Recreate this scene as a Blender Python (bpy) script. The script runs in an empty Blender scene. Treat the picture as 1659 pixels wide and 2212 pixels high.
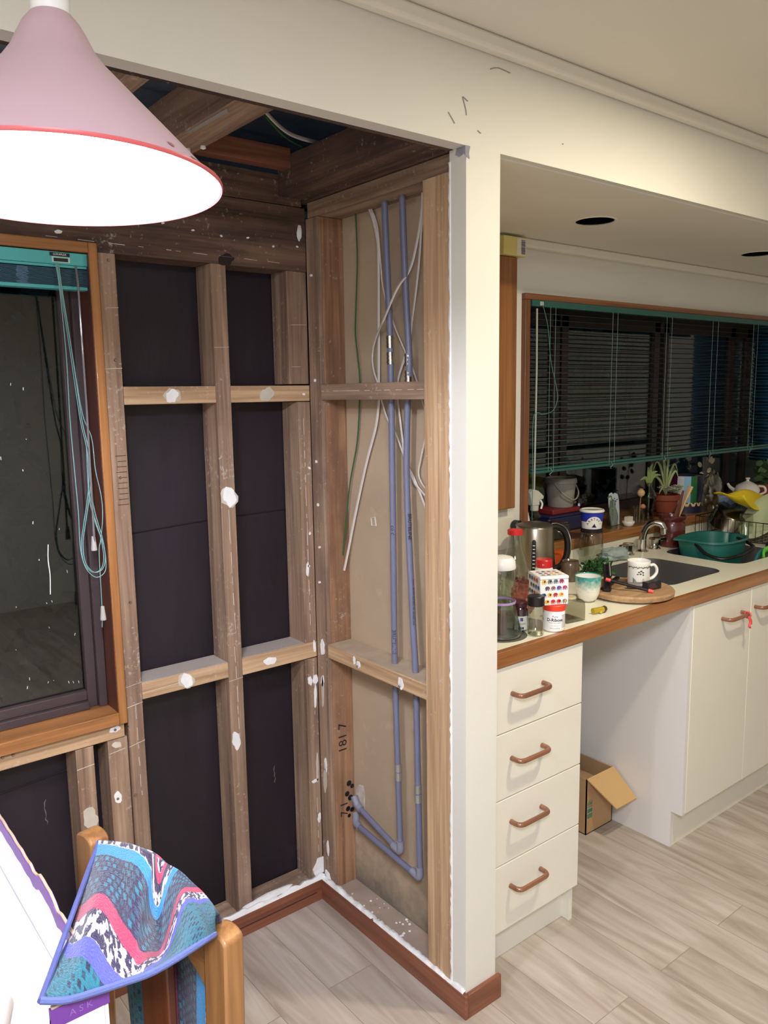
import bpy, bmesh, math, random
from mathutils import Vector, Matrix, noise as mnoise
C = bpy.context.scene.collection
scene = bpy.context.scene
PI = math.pi
random.seed(7)
# ---------------------------------------------------------------- camera
cam_d = bpy.data.cameras.new('camera'); cam = bpy.data.objects.new('camera', cam_d); C.objects.link(cam)
cam.location = (-1.3239, -1.3504, 1.62)
cam.rotation_euler = (math.radians(81.5469), math.radians(0.8394), math.radians(-38.6416))
cam_d.sensor_fit = 'HORIZONTAL'; cam_d.sensor_width = 36.0
cam_d.lens = 1728.0/1659*36.0
cam_d.clip_start = 0.02
scene.camera = cam
# ---------------------------------------------------------------- world: night outside
w = bpy.data.worlds.new('night'); scene.world = w; w.use_nodes = True
w.node_tree.nodes['Background'].inputs[0].default_value = (0.010, 0.014, 0.020, 1)
w.node_tree.nodes['Background'].inputs[1].default_value = 0.35
# ---------------------------------------------------------------- lights: pendant, kitchen lamp, added dining fill
def area_light(name, loc, size, power, col, rot=(0,0,0), shape='DISK'):
    l = bpy.data.lights.new(name, 'AREA'); l.shape = shape; l.size = size; l.energy = power; l.color = col
    o = bpy.data.objects.new(name, l); o.location = loc; o.rotation_euler = rot; C.objects.link(o); return o
def point_light(name, loc, r, power, col):
    l = bpy.data.lights.new(name, 'POINT'); l.shadow_soft_size = r; l.energy = power; l.color = col
    o = bpy.data.objects.new(name, l); o.location = loc; C.objects.link(o); return o
WARM = (1.0, 0.88, 0.66); COOL = (0.86, 0.87, 1.0)
point_light('pendant_bulb_light', (-0.969, -0.252, 1.925), 0.035, 17, COOL)
area_light('kitchen_light', (0.65, -0.74, 2.37), 0.11, 16.5, WARM)
area_light('dining_fill_light', (-1.6, -1.8, 2.36), 0.6, 66, (0.86, 0.875, 1.0))  # added fill behind the camera, no known lamp; lifts the dining side
scene.view_settings.view_transform = 'Standard'; scene.view_settings.look = 'None'
scene.view_settings.exposure = 0.56; scene.view_settings.gamma = 1.0
scene.view_settings.use_curve_mapping = False

# ---------------------------------------------------------------- helpers
def lin(c):
    if isinstance(c, str): c = tuple(int(c[i:i+2], 16) for i in (0, 2, 4))
    return tuple(((v/255)/12.92 if v/255 <= .04045 else ((v/255+.055)/1.055)**2.4) for v in c[:3]) + (1,)
MATS = {}
def mat(name, col, rough=.5, metal=0, var=0, vscale=8, bump=0, bscale=60, spec=.5, coat=0, stretch=None, dirt=None, dscale=4, dthr=.6, trans=0):
    if name in MATS: return MATS[name]
    m = bpy.data.materials.new(name); m.use_nodes = True; nt = m.node_tree; n = nt.nodes; l = nt.links
    b = n['Principled BSDF']; c = lin(col)
    b.inputs['Base Color'].default_value = c; b.inputs['Roughness'].default_value = rough
    b.inputs['Metallic'].default_value = metal; b.inputs['Specular IOR Level'].default_value = spec
    b.inputs['Coat Weight'].default_value = coat
    if trans: b.inputs['Transmission Weight'].default_value = trans
    tc = n.new('ShaderNodeTexCoord'); mp = n.new('ShaderNodeMapping'); l.new(tc.outputs['Object'], mp.inputs[0])
    if stretch: mp.inputs['Scale'].default_value = stretch
    colout = None
    if var or dirt:
        nz = n.new('ShaderNodeTexNoise'); nz.inputs['Scale'].default_value = vscale; nz.inputs['Detail'].default_value = 6
        l.new(mp.outputs[0], nz.inputs[0])
        r = n.new('ShaderNodeValToRGB'); l.new(nz.outputs[0], r.inputs[0])
        r.color_ramp.elements[0].position = .3; r.color_ramp.elements[1].position = .7
        r.color_ramp.elements[0].color = tuple(max(0, v*(1-var)) for v in c[:3])+(1,)
        r.color_ramp.elements[1].color = tuple(min(1, v*(1+var)) for v in c[:3])+(1,)
        colout = r.outputs[0]
        if dirt:
            n2 = n.new('ShaderNodeTexNoise'); n2.inputs['Scale'].default_value = dscale; n2.inputs['Detail'].default_value = 8; n2.inputs['Roughness'].default_value = .7
            l.new(mp.outputs[0], n2.inputs[0])
            r2 = n.new('ShaderNodeValToRGB'); l.new(n2.outputs[0], r2.inputs[0])
            r2.color_ramp.elements[0].position = dthr-.06; r2.color_ramp.elements[1].position = dthr+.06
            mx = n.new('ShaderNodeMix'); mx.data_type = 'RGBA'
            l.new(r2.outputs[0], mx.inputs[0]); l.new(colout, mx.inputs[6]); mx.inputs[7].default_value = lin(dirt)
            colout = mx.outputs[2]
        l.new(colout, b.inputs['Base Color'])
    if bump:
        nb = n.new('ShaderNodeTexNoise'); nb.inputs['Scale'].default_value = bscale; nb.inputs['Detail'].default_value = 4
        l.new(mp.outputs[0], nb.inputs[0]); bp = n.new('ShaderNodeBump'); bp.inputs['Strength'].default_value = bump; bp.inputs['Distance'].default_value = .004
        l.new(nb.outputs[0], bp.inputs['Height']); l.new(bp.outputs[0], b.inputs['Normal'])
    MATS[name] = m; return m
def wood(name, c1, c2, axis, rough=.6, scale=1.0, stain=None, coat=0, thr=.62, bump=.25):
    """wood with the grain along one axis, every object a different piece of the tree"""
    key = name+'_'+axis
    if key in MATS: return MATS[key]
    m = bpy.data.materials.new(key); m.use_nodes = True; nt = m.node_tree; n = nt.nodes; l = nt.links
    b = n['Principled BSDF']; b.inputs['Roughness'].default_value = rough; b.inputs['Coat Weight'].default_value = coat
    tc = n.new('ShaderNodeTexCoord'); oi = n.new('ShaderNodeObjectInfo')
    mu = n.new('ShaderNodeMath'); mu.operation = 'MULTIPLY'; mu.inputs[1].default_value = 37; l.new(oi.outputs['Random'], mu.inputs[0])
    ad = n.new('ShaderNodeVectorMath'); ad.operation = 'ADD'; l.new(tc.outputs['Object'], ad.inputs[0]); l.new(mu.outputs[0], ad.inputs[1])
    def mapped(a, s):
        mp = n.new('ShaderNodeMapping'); v = [a*scale]*3; v['xyz'.index(axis)] = s*scale
        mp.inputs['Scale'].default_value = v; l.new(ad.outputs[0], mp.inputs[0]); return mp
    m1 = mapped(28, 1.6); nz = n.new('ShaderNodeTexNoise'); nz.inputs['Scale'].default_value = 1; nz.inputs['Detail'].default_value = 5; nz.inputs['Distortion'].default_value = .8
    l.new(m1.outputs[0], nz.inputs[0])
    m2 = mapped(150, 4); n2 = n.new('ShaderNodeTexNoise'); n2.inputs['Scale'].default_value = 1; n2.inputs['Detail'].default_value = 3
    l.new(m2.outputs[0], n2.inputs[0])
    mi = n.new('ShaderNodeMix'); mi.data_type = 'FLOAT'; mi.inputs[0].default_value = .35
    l.new(nz.outputs[0], mi.inputs[2]); l.new(n2.outputs[0], mi.inputs[3])
    r = n.new('ShaderNodeValToRGB'); l.new(mi.outputs[0], r.inputs[0])
    e = r.color_ramp.elements; e[0].position = .36; e[1].position = .64; e[0].color = lin(c1); e[1].color = lin(c2)
    out = r.outputs[0]
    if stain:
        m3 = mapped(5, 2); n3 = n.new('ShaderNodeTexNoise'); n3.inputs['Scale'].default_value = 1; n3.inputs['Detail'].default_value = 7; n3.inputs['Roughness'].default_value = .65
        l.new(m3.outputs[0], n3.inputs[0]); r3 = n.new('ShaderNodeValToRGB'); l.new(n3.outputs[0], r3.inputs[0])
        r3.color_ramp.elements[0].position = thr-.12; r3.color_ramp.elements[1].position = thr+.12
        r3.color_ramp.elements[1].color = (.8, .8, .8, 1)
        mx = n.new('ShaderNodeMix'); mx.data_type = 'RGBA'; l.new(r3.outputs[0], mx.inputs[0]); l.new(out, mx.inputs[6]); mx.inputs[7].default_value = lin(stain); out = mx.outputs[2]
    if stain:
        # grey dust and flecks of plaster stuck to the rough timber
        n4 = n.new('ShaderNodeTexNoise'); n4.inputs['Scale'].default_value = 70; n4.inputs['Detail'].default_value = 5; n4.inputs['Roughness'].default_value = .7; l.new(ad.outputs[0], n4.inputs[0])
        n5 = n.new('ShaderNodeTexNoise'); n5.inputs['Scale'].default_value = 6; n5.inputs['Detail'].default_value = 2; l.new(ad.outputs[0], n5.inputs[0])
        m6 = n.new('ShaderNodeMath'); m6.operation = 'MULTIPLY_ADD'; m6.inputs[1].default_value = .45; l.new(n5.outputs[0], m6.inputs[0]); l.new(n4.outputs[0], m6.inputs[2])
        r4 = n.new('ShaderNodeMapRange'); r4.inputs['From Min'].default_value = .84; r4.inputs['From Max'].default_value = .94; r4.inputs['To Max'].default_value = .55; l.new(m6.outputs[0], r4.inputs['Value'])
        mx4 = n.new('ShaderNodeMix'); mx4.data_type = 'RGBA'; l.new(r4.outputs[0], mx4.inputs[0]); l.new(out, mx4.inputs[6]); mx4.inputs[7].default_value = lin((196,188,178)); out = mx4.outputs[2]
    l.new(out, b.inputs['Base Color'])
    bp = n.new('ShaderNodeBump'); bp.inputs['Strength'].default_value = bump; bp.inputs['Distance'].default_value = .001
    l.new(mi.outputs[0], bp.inputs['Height']); l.new(bp.outputs[0], b.inputs['Normal'])
    MATS[key] = m; return m
def glass(name, tint=(244,246,244), refl=1.0, rough=.02):
    if name in MATS: return MATS[name]
    m = bpy.data.materials.new(name); m.use_nodes = True; nt = m.node_tree; n = nt.nodes; l = nt.links
    n.remove(n['Principled BSDF']); out = n['Material Output']
    t = n.new('ShaderNodeBsdfTransparent'); t.inputs[0].default_value = lin(tint)
    g = n.new('ShaderNodeBsdfGlossy'); g.inputs['Roughness'].default_value = rough
    f = n.new('ShaderNodeLayerWeight'); f.inputs[0].default_value = .5
    pw = n.new('ShaderNodeMath'); pw.operation = 'POWER'; pw.inputs[1].default_value = 2.6; l.new(f.outputs['Facing'], pw.inputs[0])
    mu = n.new('ShaderNodeMath'); mu.operation = 'MULTIPLY_ADD'; mu.inputs[1].default_value = .8; mu.inputs[2].default_value = .045*refl; mu.use_clamp = True
    l.new(pw.outputs[0], mu.inputs[0])
    x = n.new('ShaderNodeMixShader'); l.new(mu.outputs[0], x.inputs[0]); l.new(t.outputs[0], x.inputs[1]); l.new(g.outputs[0], x.inputs[2])
    l.new(x.outputs[0], out.inputs[0]); MATS[name] = m; return m

class MB:
    def __init__(s): s.v = []; s.f = []
    def add(s, vs, fs, M=None):
        b = len(s.v)
        for p in vs:
            p = Vector(p)
            if M is not None: p = M @ p
            s.v.append(p)
        s.f += [tuple(b+i for i in f) for f in fs]; return s
    def box(s, x0, x1, y0, y1, z0, z1, M=None):
        if x0 > x1: x0, x1 = x1, x0
        if y0 > y1: y0, y1 = y1, y0
        if z0 > z1: z0, z1 = z1, z0
        return s.add([(x0,y0,z0),(x1,y0,z0),(x1,y1,z0),(x0,y1,z0),(x0,y0,z1),(x1,y0,z1),(x1,y1,z1),(x0,y1,z1)],
                     [(0,3,2,1),(4,5,6,7),(0,1,5,4),(1,2,6,5),(2,3,7,6),(3,0,4,7)], M)
    def lathe(s, c, prof, seg=32, M=None, sx=1, sy=1, caps=True):
        vs = []; fs = []; n = len(prof)
        for r, z in prof:
            for k in range(seg):
                a = 2*PI*k/seg; vs.append((c[0]+r*sx*math.cos(a), c[1]+r*sy*math.sin(a), c[2]+z))
        for i in range(n-1):
            for k in range(seg):
                fs.append((i*seg+k, i*seg+(k+1) % seg, (i+1)*seg+(k+1) % seg, (i+1)*seg+k))
        if caps:
            if prof[0][0] > 1e-5: fs.append(tuple(reversed(range(seg))))
            if prof[-1][0] > 1e-5: fs.append(tuple((n-1)*seg+k for k in range(seg)))
        return s.add(vs, fs, M)
    def tube(s, pts, r, seg=10, smooth=0, closed=False, flat=None):
        pts = [Vector(p) for p in pts]
        if smooth: pts = catmull(pts, smooth, closed)
        n = len(pts); vs = []; fs = []
        up = Vector((0,0,1)); prev = None
        for i, p in enumerate(pts):
            a = pts[i-1] if (i > 0 or closed) else p; b = pts[(i+1) % n] if (i < n-1 or closed) else p
            t = (b-a).normalized() if (b-a).length > 1e-9 else Vector((0,0,1))
            if prev is None:
                q = t.cross(up)
                if q.length < .05: q = t.cross(Vector((0,1,0)))
                q.normalize()
            else:
                q = prev - t*prev.dot(t)
                if q.length < 1e-6: q = t.cross(up)
                q.normalize()
            prev = q; w_ = t.cross(q); rr = r(i/(n-1)) if callable(r) else r
            for k in range(seg):
                an = 2*PI*k/seg; d = q*math.cos(an)*(flat or 1) + w_*math.sin(an); vs.append(p+d*rr)
        m = n if closed else n-1
        for i in range(m):
            j = (i+1) % n
            for k in range(seg): fs.append((i*seg+k, i*seg+(k+1) % seg, j*seg+(k+1) % seg, j*seg+k))
        if not closed: fs += [tuple(reversed(range(seg))), tuple((n-1)*seg+k for k in range(seg))]
        return s.add(vs, fs)
    def prism(s, poly, fn, d0, d1):
        """poly (a,b) swept between depths; fn(a,b,d) -> point"""
        n = len(poly); vs = [fn(a, b, d0) for a, b in poly]+[fn(a, b, d1) for a, b in poly]
        fs = [tuple(range(n)), tuple(reversed(range(n, 2*n)))]+[(i, n+i, n+(i+1) % n, (i+1) % n) for i in range(n)]
        return s.add(vs, fs)
    def grid(s, P):
        R = len(P); K = len(P[0]); vs = [p for row in P for p in row]
        fs = [(i*K+j, i*K+j+1, (i+1)*K+j+1, (i+1)*K+j) for i in range(R-1) for j in range(K-1)]
        return s.add(vs, fs)
    def build(s, name, m, parent=None, loc=None, bev=0, smooth=30, solid=0, uv=None, label=None):
        if parent is not None: o0 = wloc(parent)
        elif loc is not None: o0 = Vector(loc)
        else:
            xs = [v.x for v in s.v]; ys = [v.y for v in s.v]
            o0 = Vector(((min(xs)+max(xs))/2, (min(ys)+max(ys))/2, min(v.z for v in s.v)))
        me = bpy.data.meshes.new(name); me.from_pydata([v-o0 for v in s.v], [], s.f); me.update()
        bm = bmesh.new(); bm.from_mesh(me); bmesh.ops.recalc_face_normals(bm, faces=bm.faces); bm.to_mesh(me); bm.free()
        if uv:
            ul = me.uv_layers.new(name='UVMap')
            for lp in me.loops: ul.data[lp.index].uv = uv[lp.vertex_index]
        if smooth: me.shade_smooth(); me.set_sharp_from_angle(angle=math.radians(smooth))
        me.materials.append(m)
        o = bpy.data.objects.new(name, me); C.objects.link(o)
        if parent is not None: o.parent = parent
        else: o.location = o0
        if bev:
            md = o.modifiers.new('bevel', 'BEVEL'); md.width = bev; md.segments = 2; md.limit_method = 'ANGLE'; md.angle_limit = math.radians(40)
        if solid:
            md = o.modifiers.new('thick', 'SOLIDIFY'); md.thickness = solid; md.offset = 0
        if label: o['label'] = label
        return o
def wloc(o):
    v = Vector((0,0,0))
    while o is not None: v += Vector(o.location); o = o.parent
    return v
def catmull(P, k, closed=False):
    n = len(P); out = []
    for i in range(n if closed else n-1):
        p0 = P[(i-1) % n] if (closed or i > 0) else P[0]; p1 = P[i]; p2 = P[(i+1) % n]
        p3 = P[(i+2) % n] if (closed or i+2 < n) else P[-1]
        for j in range(k):
            t = j/k
            out.append(.5*((2*p1)+(p2-p0)*t+(2*p0-5*p1+4*p2-p3)*t*t+(3*p1-p0-3*p2+p3)*t**3))
    if not closed: out.append(P[-1])
    return out
def thing(name, label, cat, loc, group=None):
    o = bpy.data.objects.new(name, None); o.empty_display_size = .05; C.objects.link(o); o.location = loc
    o['label'] = label; o['category'] = cat
    if group: o['group'] = group
    return o
def tag(o, label, cat, group=None, kind=None):
    o['label'] = label; o['category'] = cat
    if group: o['group'] = group
    if kind: o['kind'] = kind
    return o
def struct(o, label=None):
    o['kind'] = 'structure'
    if label: o['label'] = label
    return o
def B(*a): return MB().box(*a)
def plate(name, outer, holes, z0, z1, m, parent=None, bev=0):
    """flat slab with real holes in it"""
    cu = bpy.data.curves.new(name, 'CURVE'); cu.dimensions = '2D'; cu.fill_mode = 'BOTH'; cu.extrude = (z1-z0)/2
    for poly in [outer]+holes:
        sp = cu.splines.new('POLY'); sp.points.add(len(poly)-1); sp.use_cyclic_u = True
        for i, (x, y) in enumerate(poly): sp.points[i].co = (x, y, 0, 1)
    t = bpy.data.objects.new('tmp', cu); C.objects.link(t); dg = bpy.context.evaluated_depsgraph_get()
    me = bpy.data.meshes.new_from_object(t.evaluated_get(dg)); bpy.data.objects.remove(t); bpy.data.curves.remove(cu)
    mb = MB(); mb.add([(v.co.x, v.co.y, v.co.z+(z0+z1)/2) for v in me.vertices], [tuple(p.vertices) for p in me.polygons])
    bpy.data.meshes.remove(me)
    return mb.build(name, m, parent, bev=bev, smooth=0)
def rrect(x0, x1, y0, y1, r, k=8):
    P = []
    for cx, cy, a0 in ((x1-r, y1-r, 0), (x0+r, y1-r, 90), (x0+r, y0+r, 180), (x1-r, y0+r, 270)):
        for i in range(k+1):
            a = math.radians(a0+90*i/k); P.append((cx+r*math.cos(a), cy+r*math.sin(a)))
    return P
def circ(cx, cy, r, k=40): return [(cx+r*math.cos(2*PI*i/k), cy+r*math.sin(2*PI*i/k)) for i in range(k)]
def text(name, body, size, m, fn, parent, extr=.0, label=None, res=3, sx=1.0, bold=0):
    """lettering as a mesh; fn(u,v) -> point on the surface, u to the right, v up"""
    cu = bpy.data.curves.new(name, 'FONT'); cu.body = body; cu.size = size; cu.align_x = 'CENTER'; cu.align_y = 'CENTER'; cu.resolution_u = res; cu.offset = bold
    t = bpy.data.objects.new('tmp', cu); C.objects.link(t); dg = bpy.context.evaluated_depsgraph_get()
    me = bpy.data.meshes.new_from_object(t.evaluated_get(dg)); bpy.data.objects.remove(t); bpy.data.curves.remove(cu)
    mb = MB(); mb.add([fn(v.co.x*sx, v.co.y) for v in me.vertices], [tuple(p.vertices) for p in me.polygons])
    bpy.data.meshes.remove(me)
    return mb.build(name, m, parent, smooth=0, label=label)
def cylfn(cx, cy, r, z, az):
    return lambda u, v: (cx+r*math.cos(az+u/r), cy+r*math.sin(az+u/r), z+v)
def bandmesh(cx, cy, r0, r1, z0, z1, a0, a1, k=24):
    P = []
    for i in range(2):
        rr = r0 if i == 0 else r1; zz = z0 if i == 0 else z1
        P.append([(cx+rr*math.cos(a0+(a1-a0)*j/k), cy+rr*math.sin(a0+(a1-a0)*j/k), zz) for j in range(k+1)])
    return MB().grid(P)

# ---------------------------------------------------------------- materials
paint = mat('wall_paint', (222,220,209), .55, var=.02, vscale=3, bump=.05, bscale=120)
ceilpaint = mat('ceiling_paint', (226,222,208), .75, var=.02, vscale=2)
plaster = mat('bare_plaster', (240,240,238), .85, var=.05, vscale=30, bump=.6, bscale=90)
filler = mat('grey_adhesive', (196,188,172), .8, var=.08, vscale=30, bump=.3)
tanboard = mat('plasterboard_back', (178,158,132), .9, var=.08, vscale=4, bump=.08, bscale=200, dirt=(186,166,140), dscale=9, dthr=.63)
def mould_foot(m):
    """grey mould growing up from the foot of the board"""
    nt = m.node_tree; n = nt.nodes; l = nt.links; b = n['Principled BSDF']; src = b.inputs['Base Color'].links[0].from_socket
    g = n.new('ShaderNodeNewGeometry'); s = n.new('ShaderNodeSeparateXYZ'); l.new(g.outputs['Position'], s.inputs[0])
    z = n.new('ShaderNodeTexNoise'); z.inputs['Scale'].default_value = 16; z.inputs['Detail'].default_value = 7; z.inputs['Roughness'].default_value = .62; l.new(g.outputs['Position'], z.inputs[0])
    a = n.new('ShaderNodeMath'); a.operation = 'MULTIPLY_ADD'; a.inputs[1].default_value = .32; l.new(z.outputs[0], a.inputs[0]); 
    i = n.new('ShaderNodeMath'); i.operation = 'MULTIPLY'; i.inputs[1].default_value = -1; l.new(s.outputs[2], i.inputs[0]); l.new(i.outputs[0], a.inputs[2])
    r = n.new('ShaderNodeMapRange'); r.inputs['From Min'].default_value = -.02; r.inputs['From Max'].default_value = .14; r.inputs['To Max'].default_value = .85; l.new(a.outputs[0], r.inputs['Value'])
    x = n.new('ShaderNodeMix'); x.data_type = 'RGBA'; l.new(r.outputs[0], x.inputs[0]); l.new(src, x.inputs[6]); x.inputs[7].default_value = lin((104,100,90)); l.new(x.outputs[2], b.inputs['Base Color'])
mould_foot(tanboard)
cab = mat('cabinet_laminate', (230,226,211), .38, var=.01)
cabedge = mat('cabinet_edge', (200,196,192), .5)
foil = mat('building_paper', (30,22,31), .50, var=.28, vscale=3, stretch=(1.6,1,.5), bump=1.0, bscale=7, dirt=(42,33,40), dscale=5, dthr=.66)
teal = mat('teal_enamel', (78,170,170), .35)
teald = mat('teal_slat', (44,104,108), .45)
kteal = mat('kitchen_blind_teal', (36,86,80), .4)
kslat = mat('kitchen_slat', (12,32,34), .42)
black = mat('black_plastic', (18,18,20), .38)
white = mat('white_plastic', (238,238,234), .35)
offw = mat('ceramic_white', (236,234,226), .15, coat=.4)
chrome = mat('chrome', (205,203,198), .14, 1)
steel = mat('brushed_steel', (160,152,136), .3, 1, stretch=(1,1,60), bump=.03)
dsteel = mat('dark_steel', (128,124,122), .48, .75)
red = mat('red_plastic', (205,34,40), .35)
orange = mat('orange_plastic', (226,96,24), .4)
pipe_m = mat('blue_grey_pipe', (112,115,138), .42)
pipe_j = mat('grey_joint', (132,134,150), .45)
screwm = mat('screw_metal', (160,150,140), .35, 1)
ink = mat('black_ink', (22,20,26), .7)
cable_w = mat('white_cable', (214,208,200), .5)
cable_g = mat('green_wire', (42,92,46), .5)
gl = glass('clear_glass', (228,232,227), 2.2)
glg = glass('greenish_glass', (204,214,206), 2.2)
bayglass = glass('bay_window_pane', (208,214,210), .6, .0)
winglass = glass('window_pane', (208,214,210), 1.6, .0)
SW = dict(c1=(116,90,72), c2=(172,145,120), stain=(98,80,72), thr=.60)
def stud(axis): return wood('rough_pine', axis=axis, rough=.78, **SW)
def studl(axis): return wood('fresh_pine', (150,116,84), (204,172,134), axis, .7, stain=(140,106,80), thr=.7)
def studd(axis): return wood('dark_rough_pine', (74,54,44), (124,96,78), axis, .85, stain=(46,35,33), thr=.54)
def rimu(axis): return wood('varnished_rimu', (128,82,44), (172,118,68), axis, .3, coat=.25, bump=.05)
def skirt(axis): return wood('skirting_timber', (104,60,42), (142,88,62), axis, .38, coat=.1, bump=.05)
darkreveal = lambda a: wood('dark_brown_reveal', (70,36,26), (96,52,36), a, .4, bump=.05)  # inner jamb face in a darker brown than the frame front
# ================================================================= THE SETTING
def plank_floor():
    m = bpy.data.materials.new('vinyl_planks'); m.use_nodes = True; nt = m.node_tree; n = nt.nodes; l = nt.links
    b = n['Principled BSDF']; b.inputs['Roughness'].default_value = .42
    tc = n.new('ShaderNodeTexCoord'); mp = n.new('ShaderNodeMapping'); mp.inputs['Rotation'].default_value = (0,0,PI/2); mp.inputs['Location'].default_value = (.31,.07,0)
    l.new(tc.outputs['Object'], mp.inputs[0])
    br = n.new('ShaderNodeTexBrick'); br.inputs['Scale'].default_value = 1; br.inputs['Brick Width'].default_value = .95; br.inputs['Row Height'].default_value = .152
    br.inputs['Mortar Size'].default_value = .0012; br.inputs['Mortar Smooth'].default_value = .3
    br.offset = .43; br.offset_frequency = 2; br.inputs['Bias'].default_value = 0
    br.inputs['Color1'].default_value = (0,0,0,1); br.inputs['Color2'].default_value = (1,1,1,1); br.inputs['Mortar'].default_value = (.2,.2,.2,1)
    l.new(mp.outputs[0], br.inputs[0])
    # grain shifts from plank to plank
    sc = n.new('ShaderNodeVectorMath'); sc.operation = 'SCALE'; sc.inputs['Scale'].default_value = 7.0; l.new(br.outputs['Color'], sc.inputs[0])
    ad = n.new('ShaderNodeVectorMath'); ad.operation = 'ADD'; l.new(tc.outputs['Object'], ad.inputs[0]); l.new(sc.outputs[0], ad.inputs[1])
    m2 = n.new('ShaderNodeMapping'); m2.inputs['Scale'].default_value = (15,1.6,5); l.new(ad.outputs[0], m2.inputs[0])
    nz = n.new('ShaderNodeTexNoise'); nz.inputs['Scale'].default_value = 1; nz.inputs['Detail'].default_value = 6; nz.inputs['Roughness'].default_value = .55; nz.inputs['Distortion'].default_value = 1.4
    l.new(m2.outputs[0], nz.inputs[0])
    r = n.new('ShaderNodeValToRGB'); l.new(nz.outputs[0], r.inputs[0]); e = r.color_ramp.elements
    e[0].position = .28; e[0].color = lin((154,140,124)); e[1].position = .66; e[1].color = lin((198,189,177))
    x = e.new(.48); x.color = lin((180,168,154))
    mx = n.new('ShaderNodeMix'); mx.data_type = 'RGBA'; mx.blend_type = 'MULTIPLY'; mx.inputs[0].default_value = .75
    r2 = n.new('ShaderNodeValToRGB'); l.new(br.outputs['Color'], r2.inputs[0]); r2.color_ramp.elements[0].color = (.80,.79,.77,1); r2.color_ramp.elements[1].color = (1,1,1,1)
    l.new(r.outputs[0], mx.inputs[6]); l.new(r2.outputs[0], mx.inputs[7])
    mm = n.new('ShaderNodeMix'); mm.data_type = 'RGBA'; l.new(br.outputs['Fac'], mm.inputs[0]); l.new(mx.outputs[2], mm.inputs[6]); mm.inputs[7].default_value = lin((136,124,110))
    l.new(mm.outputs[2], b.inputs['Base Color']); return m
tag(B(-2.8,3.6,1.1,2.4,-.08,-.02).build('garden_ground', mat('night_soil',(46,40,32),.9,var=.3)),'dark ground outside the windows','ground',kind='structure')
struct(B(-2.7,3.4,-3.6,1.1,-.06,0).build('floor', plank_floor(), loc=(0,0,0), smooth=0))
struct(B(-2.7,3.4,-3.6,.05,2.40,2.45).build('ceiling', ceilpaint, smooth=0))
struct(B(-2.8,-2.7,-3.6,.7,0,2.4).build('wall_left', paint, smooth=0))
struct(B(-2.8,3.5,-3.7,-3.6,0,2.4).build('wall_rear', paint, smooth=0))
struct(B(3.4,3.5,-3.6,1.1,0,2.4).build('wall_right', paint, smooth=0))
struct(B(-2.8,-1.72,.60,.9,0,2.4).build('wall_left_return', paint, smooth=0))
# bulkhead with its bare timber strip behind
wb = struct(B(-2.8,3.4,0,.040,2.163,2.40).build('wall_bulkhead', paint, smooth=0), 'painted bulkhead across the room')
def scratch(pts, parent, mm, r=.0012):
    MB().tube([(x,y-.0008,z) for x,y,z in pts], r, 5, smooth=3).build('scuff_mark', mm, parent)
sc_m = mat('scuff_grey', (150,143,130), .8)
for pts in (((-.055,0,2.222),(-.043,0,2.210),(-.036,0,2.202)), ((-.012,0,2.262),(-.002,0,2.238),(.0,0,2.226)), ((-.010,0,2.262),(.004,0,2.256)),
            ((.075,0,2.338),(.10,0,2.346),(.14,0,2.344)), ((.035,0,2.200),(.045,0,2.196)), ((.33,0,2.222),(.334,0,2.222))):
    scratch(pts, wb, sc_m)
struct(B(-2.7,3.4,-.032,0,2.366,2.40).build('trim_1', ceilpaint, bev=.008), 'square cornice under the ceiling')
# partition: end cap, kitchen side board, torn plaster edge
wp = struct(B(0,.110,0,.054,0,2.163).build('wall_partition', paint, smooth=0), 'white painted end of the partition wall')
struct(B(.100,.110,.054,.672,0,2.16).build('wall_partition_board', tanboard, smooth=0), 'bare brown back of the kitchen side plasterboard')
rnd = random.Random(3)
def ragged_strip(name, a0, a1, fn, h0, h1, depth, m, parent=None, n=60, seed=1, amp=1.0):
    """uneven ridge of broken plaster; fn(a, out, h) -> point"""
    r = random.Random(seed); P = []
    for i in range(n+1):
        a = a0+(a1-a0)*i/n; H = h0+(h1-h0)*max(.12,.5+.9*mnoise.noise(Vector((a*22,seed,0)))+.25*(r.random()-.5)); d = depth*(.85+.3*r.random())
        P.append([fn(a, 0, h0-.003), fn(a, 0, H*.5+h0*.5), fn(a, d*.25, H), fn(a, d*.7, H*.8+h0*.2), fn(a, d, h0-.003)])
    return MB().grid(P).build(name, m, parent, smooth=50)
paper = mat('torn_paper', (150,150,158), .9, var=.2, vscale=40)
rq=random.Random(5); MB().grid([[(.0004,.049,z_),(-.0013,.0505,z_),(-.0013,.0535+h_,z_),(.0004,.0545+h_,z_)] for z_,h_ in [(.02+i*.013,rq.uniform(0,.005)) for i in range(164)]]).build('torn_edge', plaster, wp, smooth=60)
MB().add([(-.001,.000,2.163),(-.001,.030,2.163),(-.001,.034,2.150),(-.001,.022,2.143),(-.001,.006,2.147),(-.001,-.002,2.138)],[(0,1,2,3,4,5)]).build('torn_paper', paper, wp)
MB().add([(-.004,-.0012,2.163),(.012,-.0012,2.163),(.008,-.0012,2.148),(.010,-.0012,2.135),(.001,-.0012,2.14),(-.003,-.0012,2.128)],[(0,1,2,3,4,5)]).build('torn_paper', paper, wp)
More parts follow.
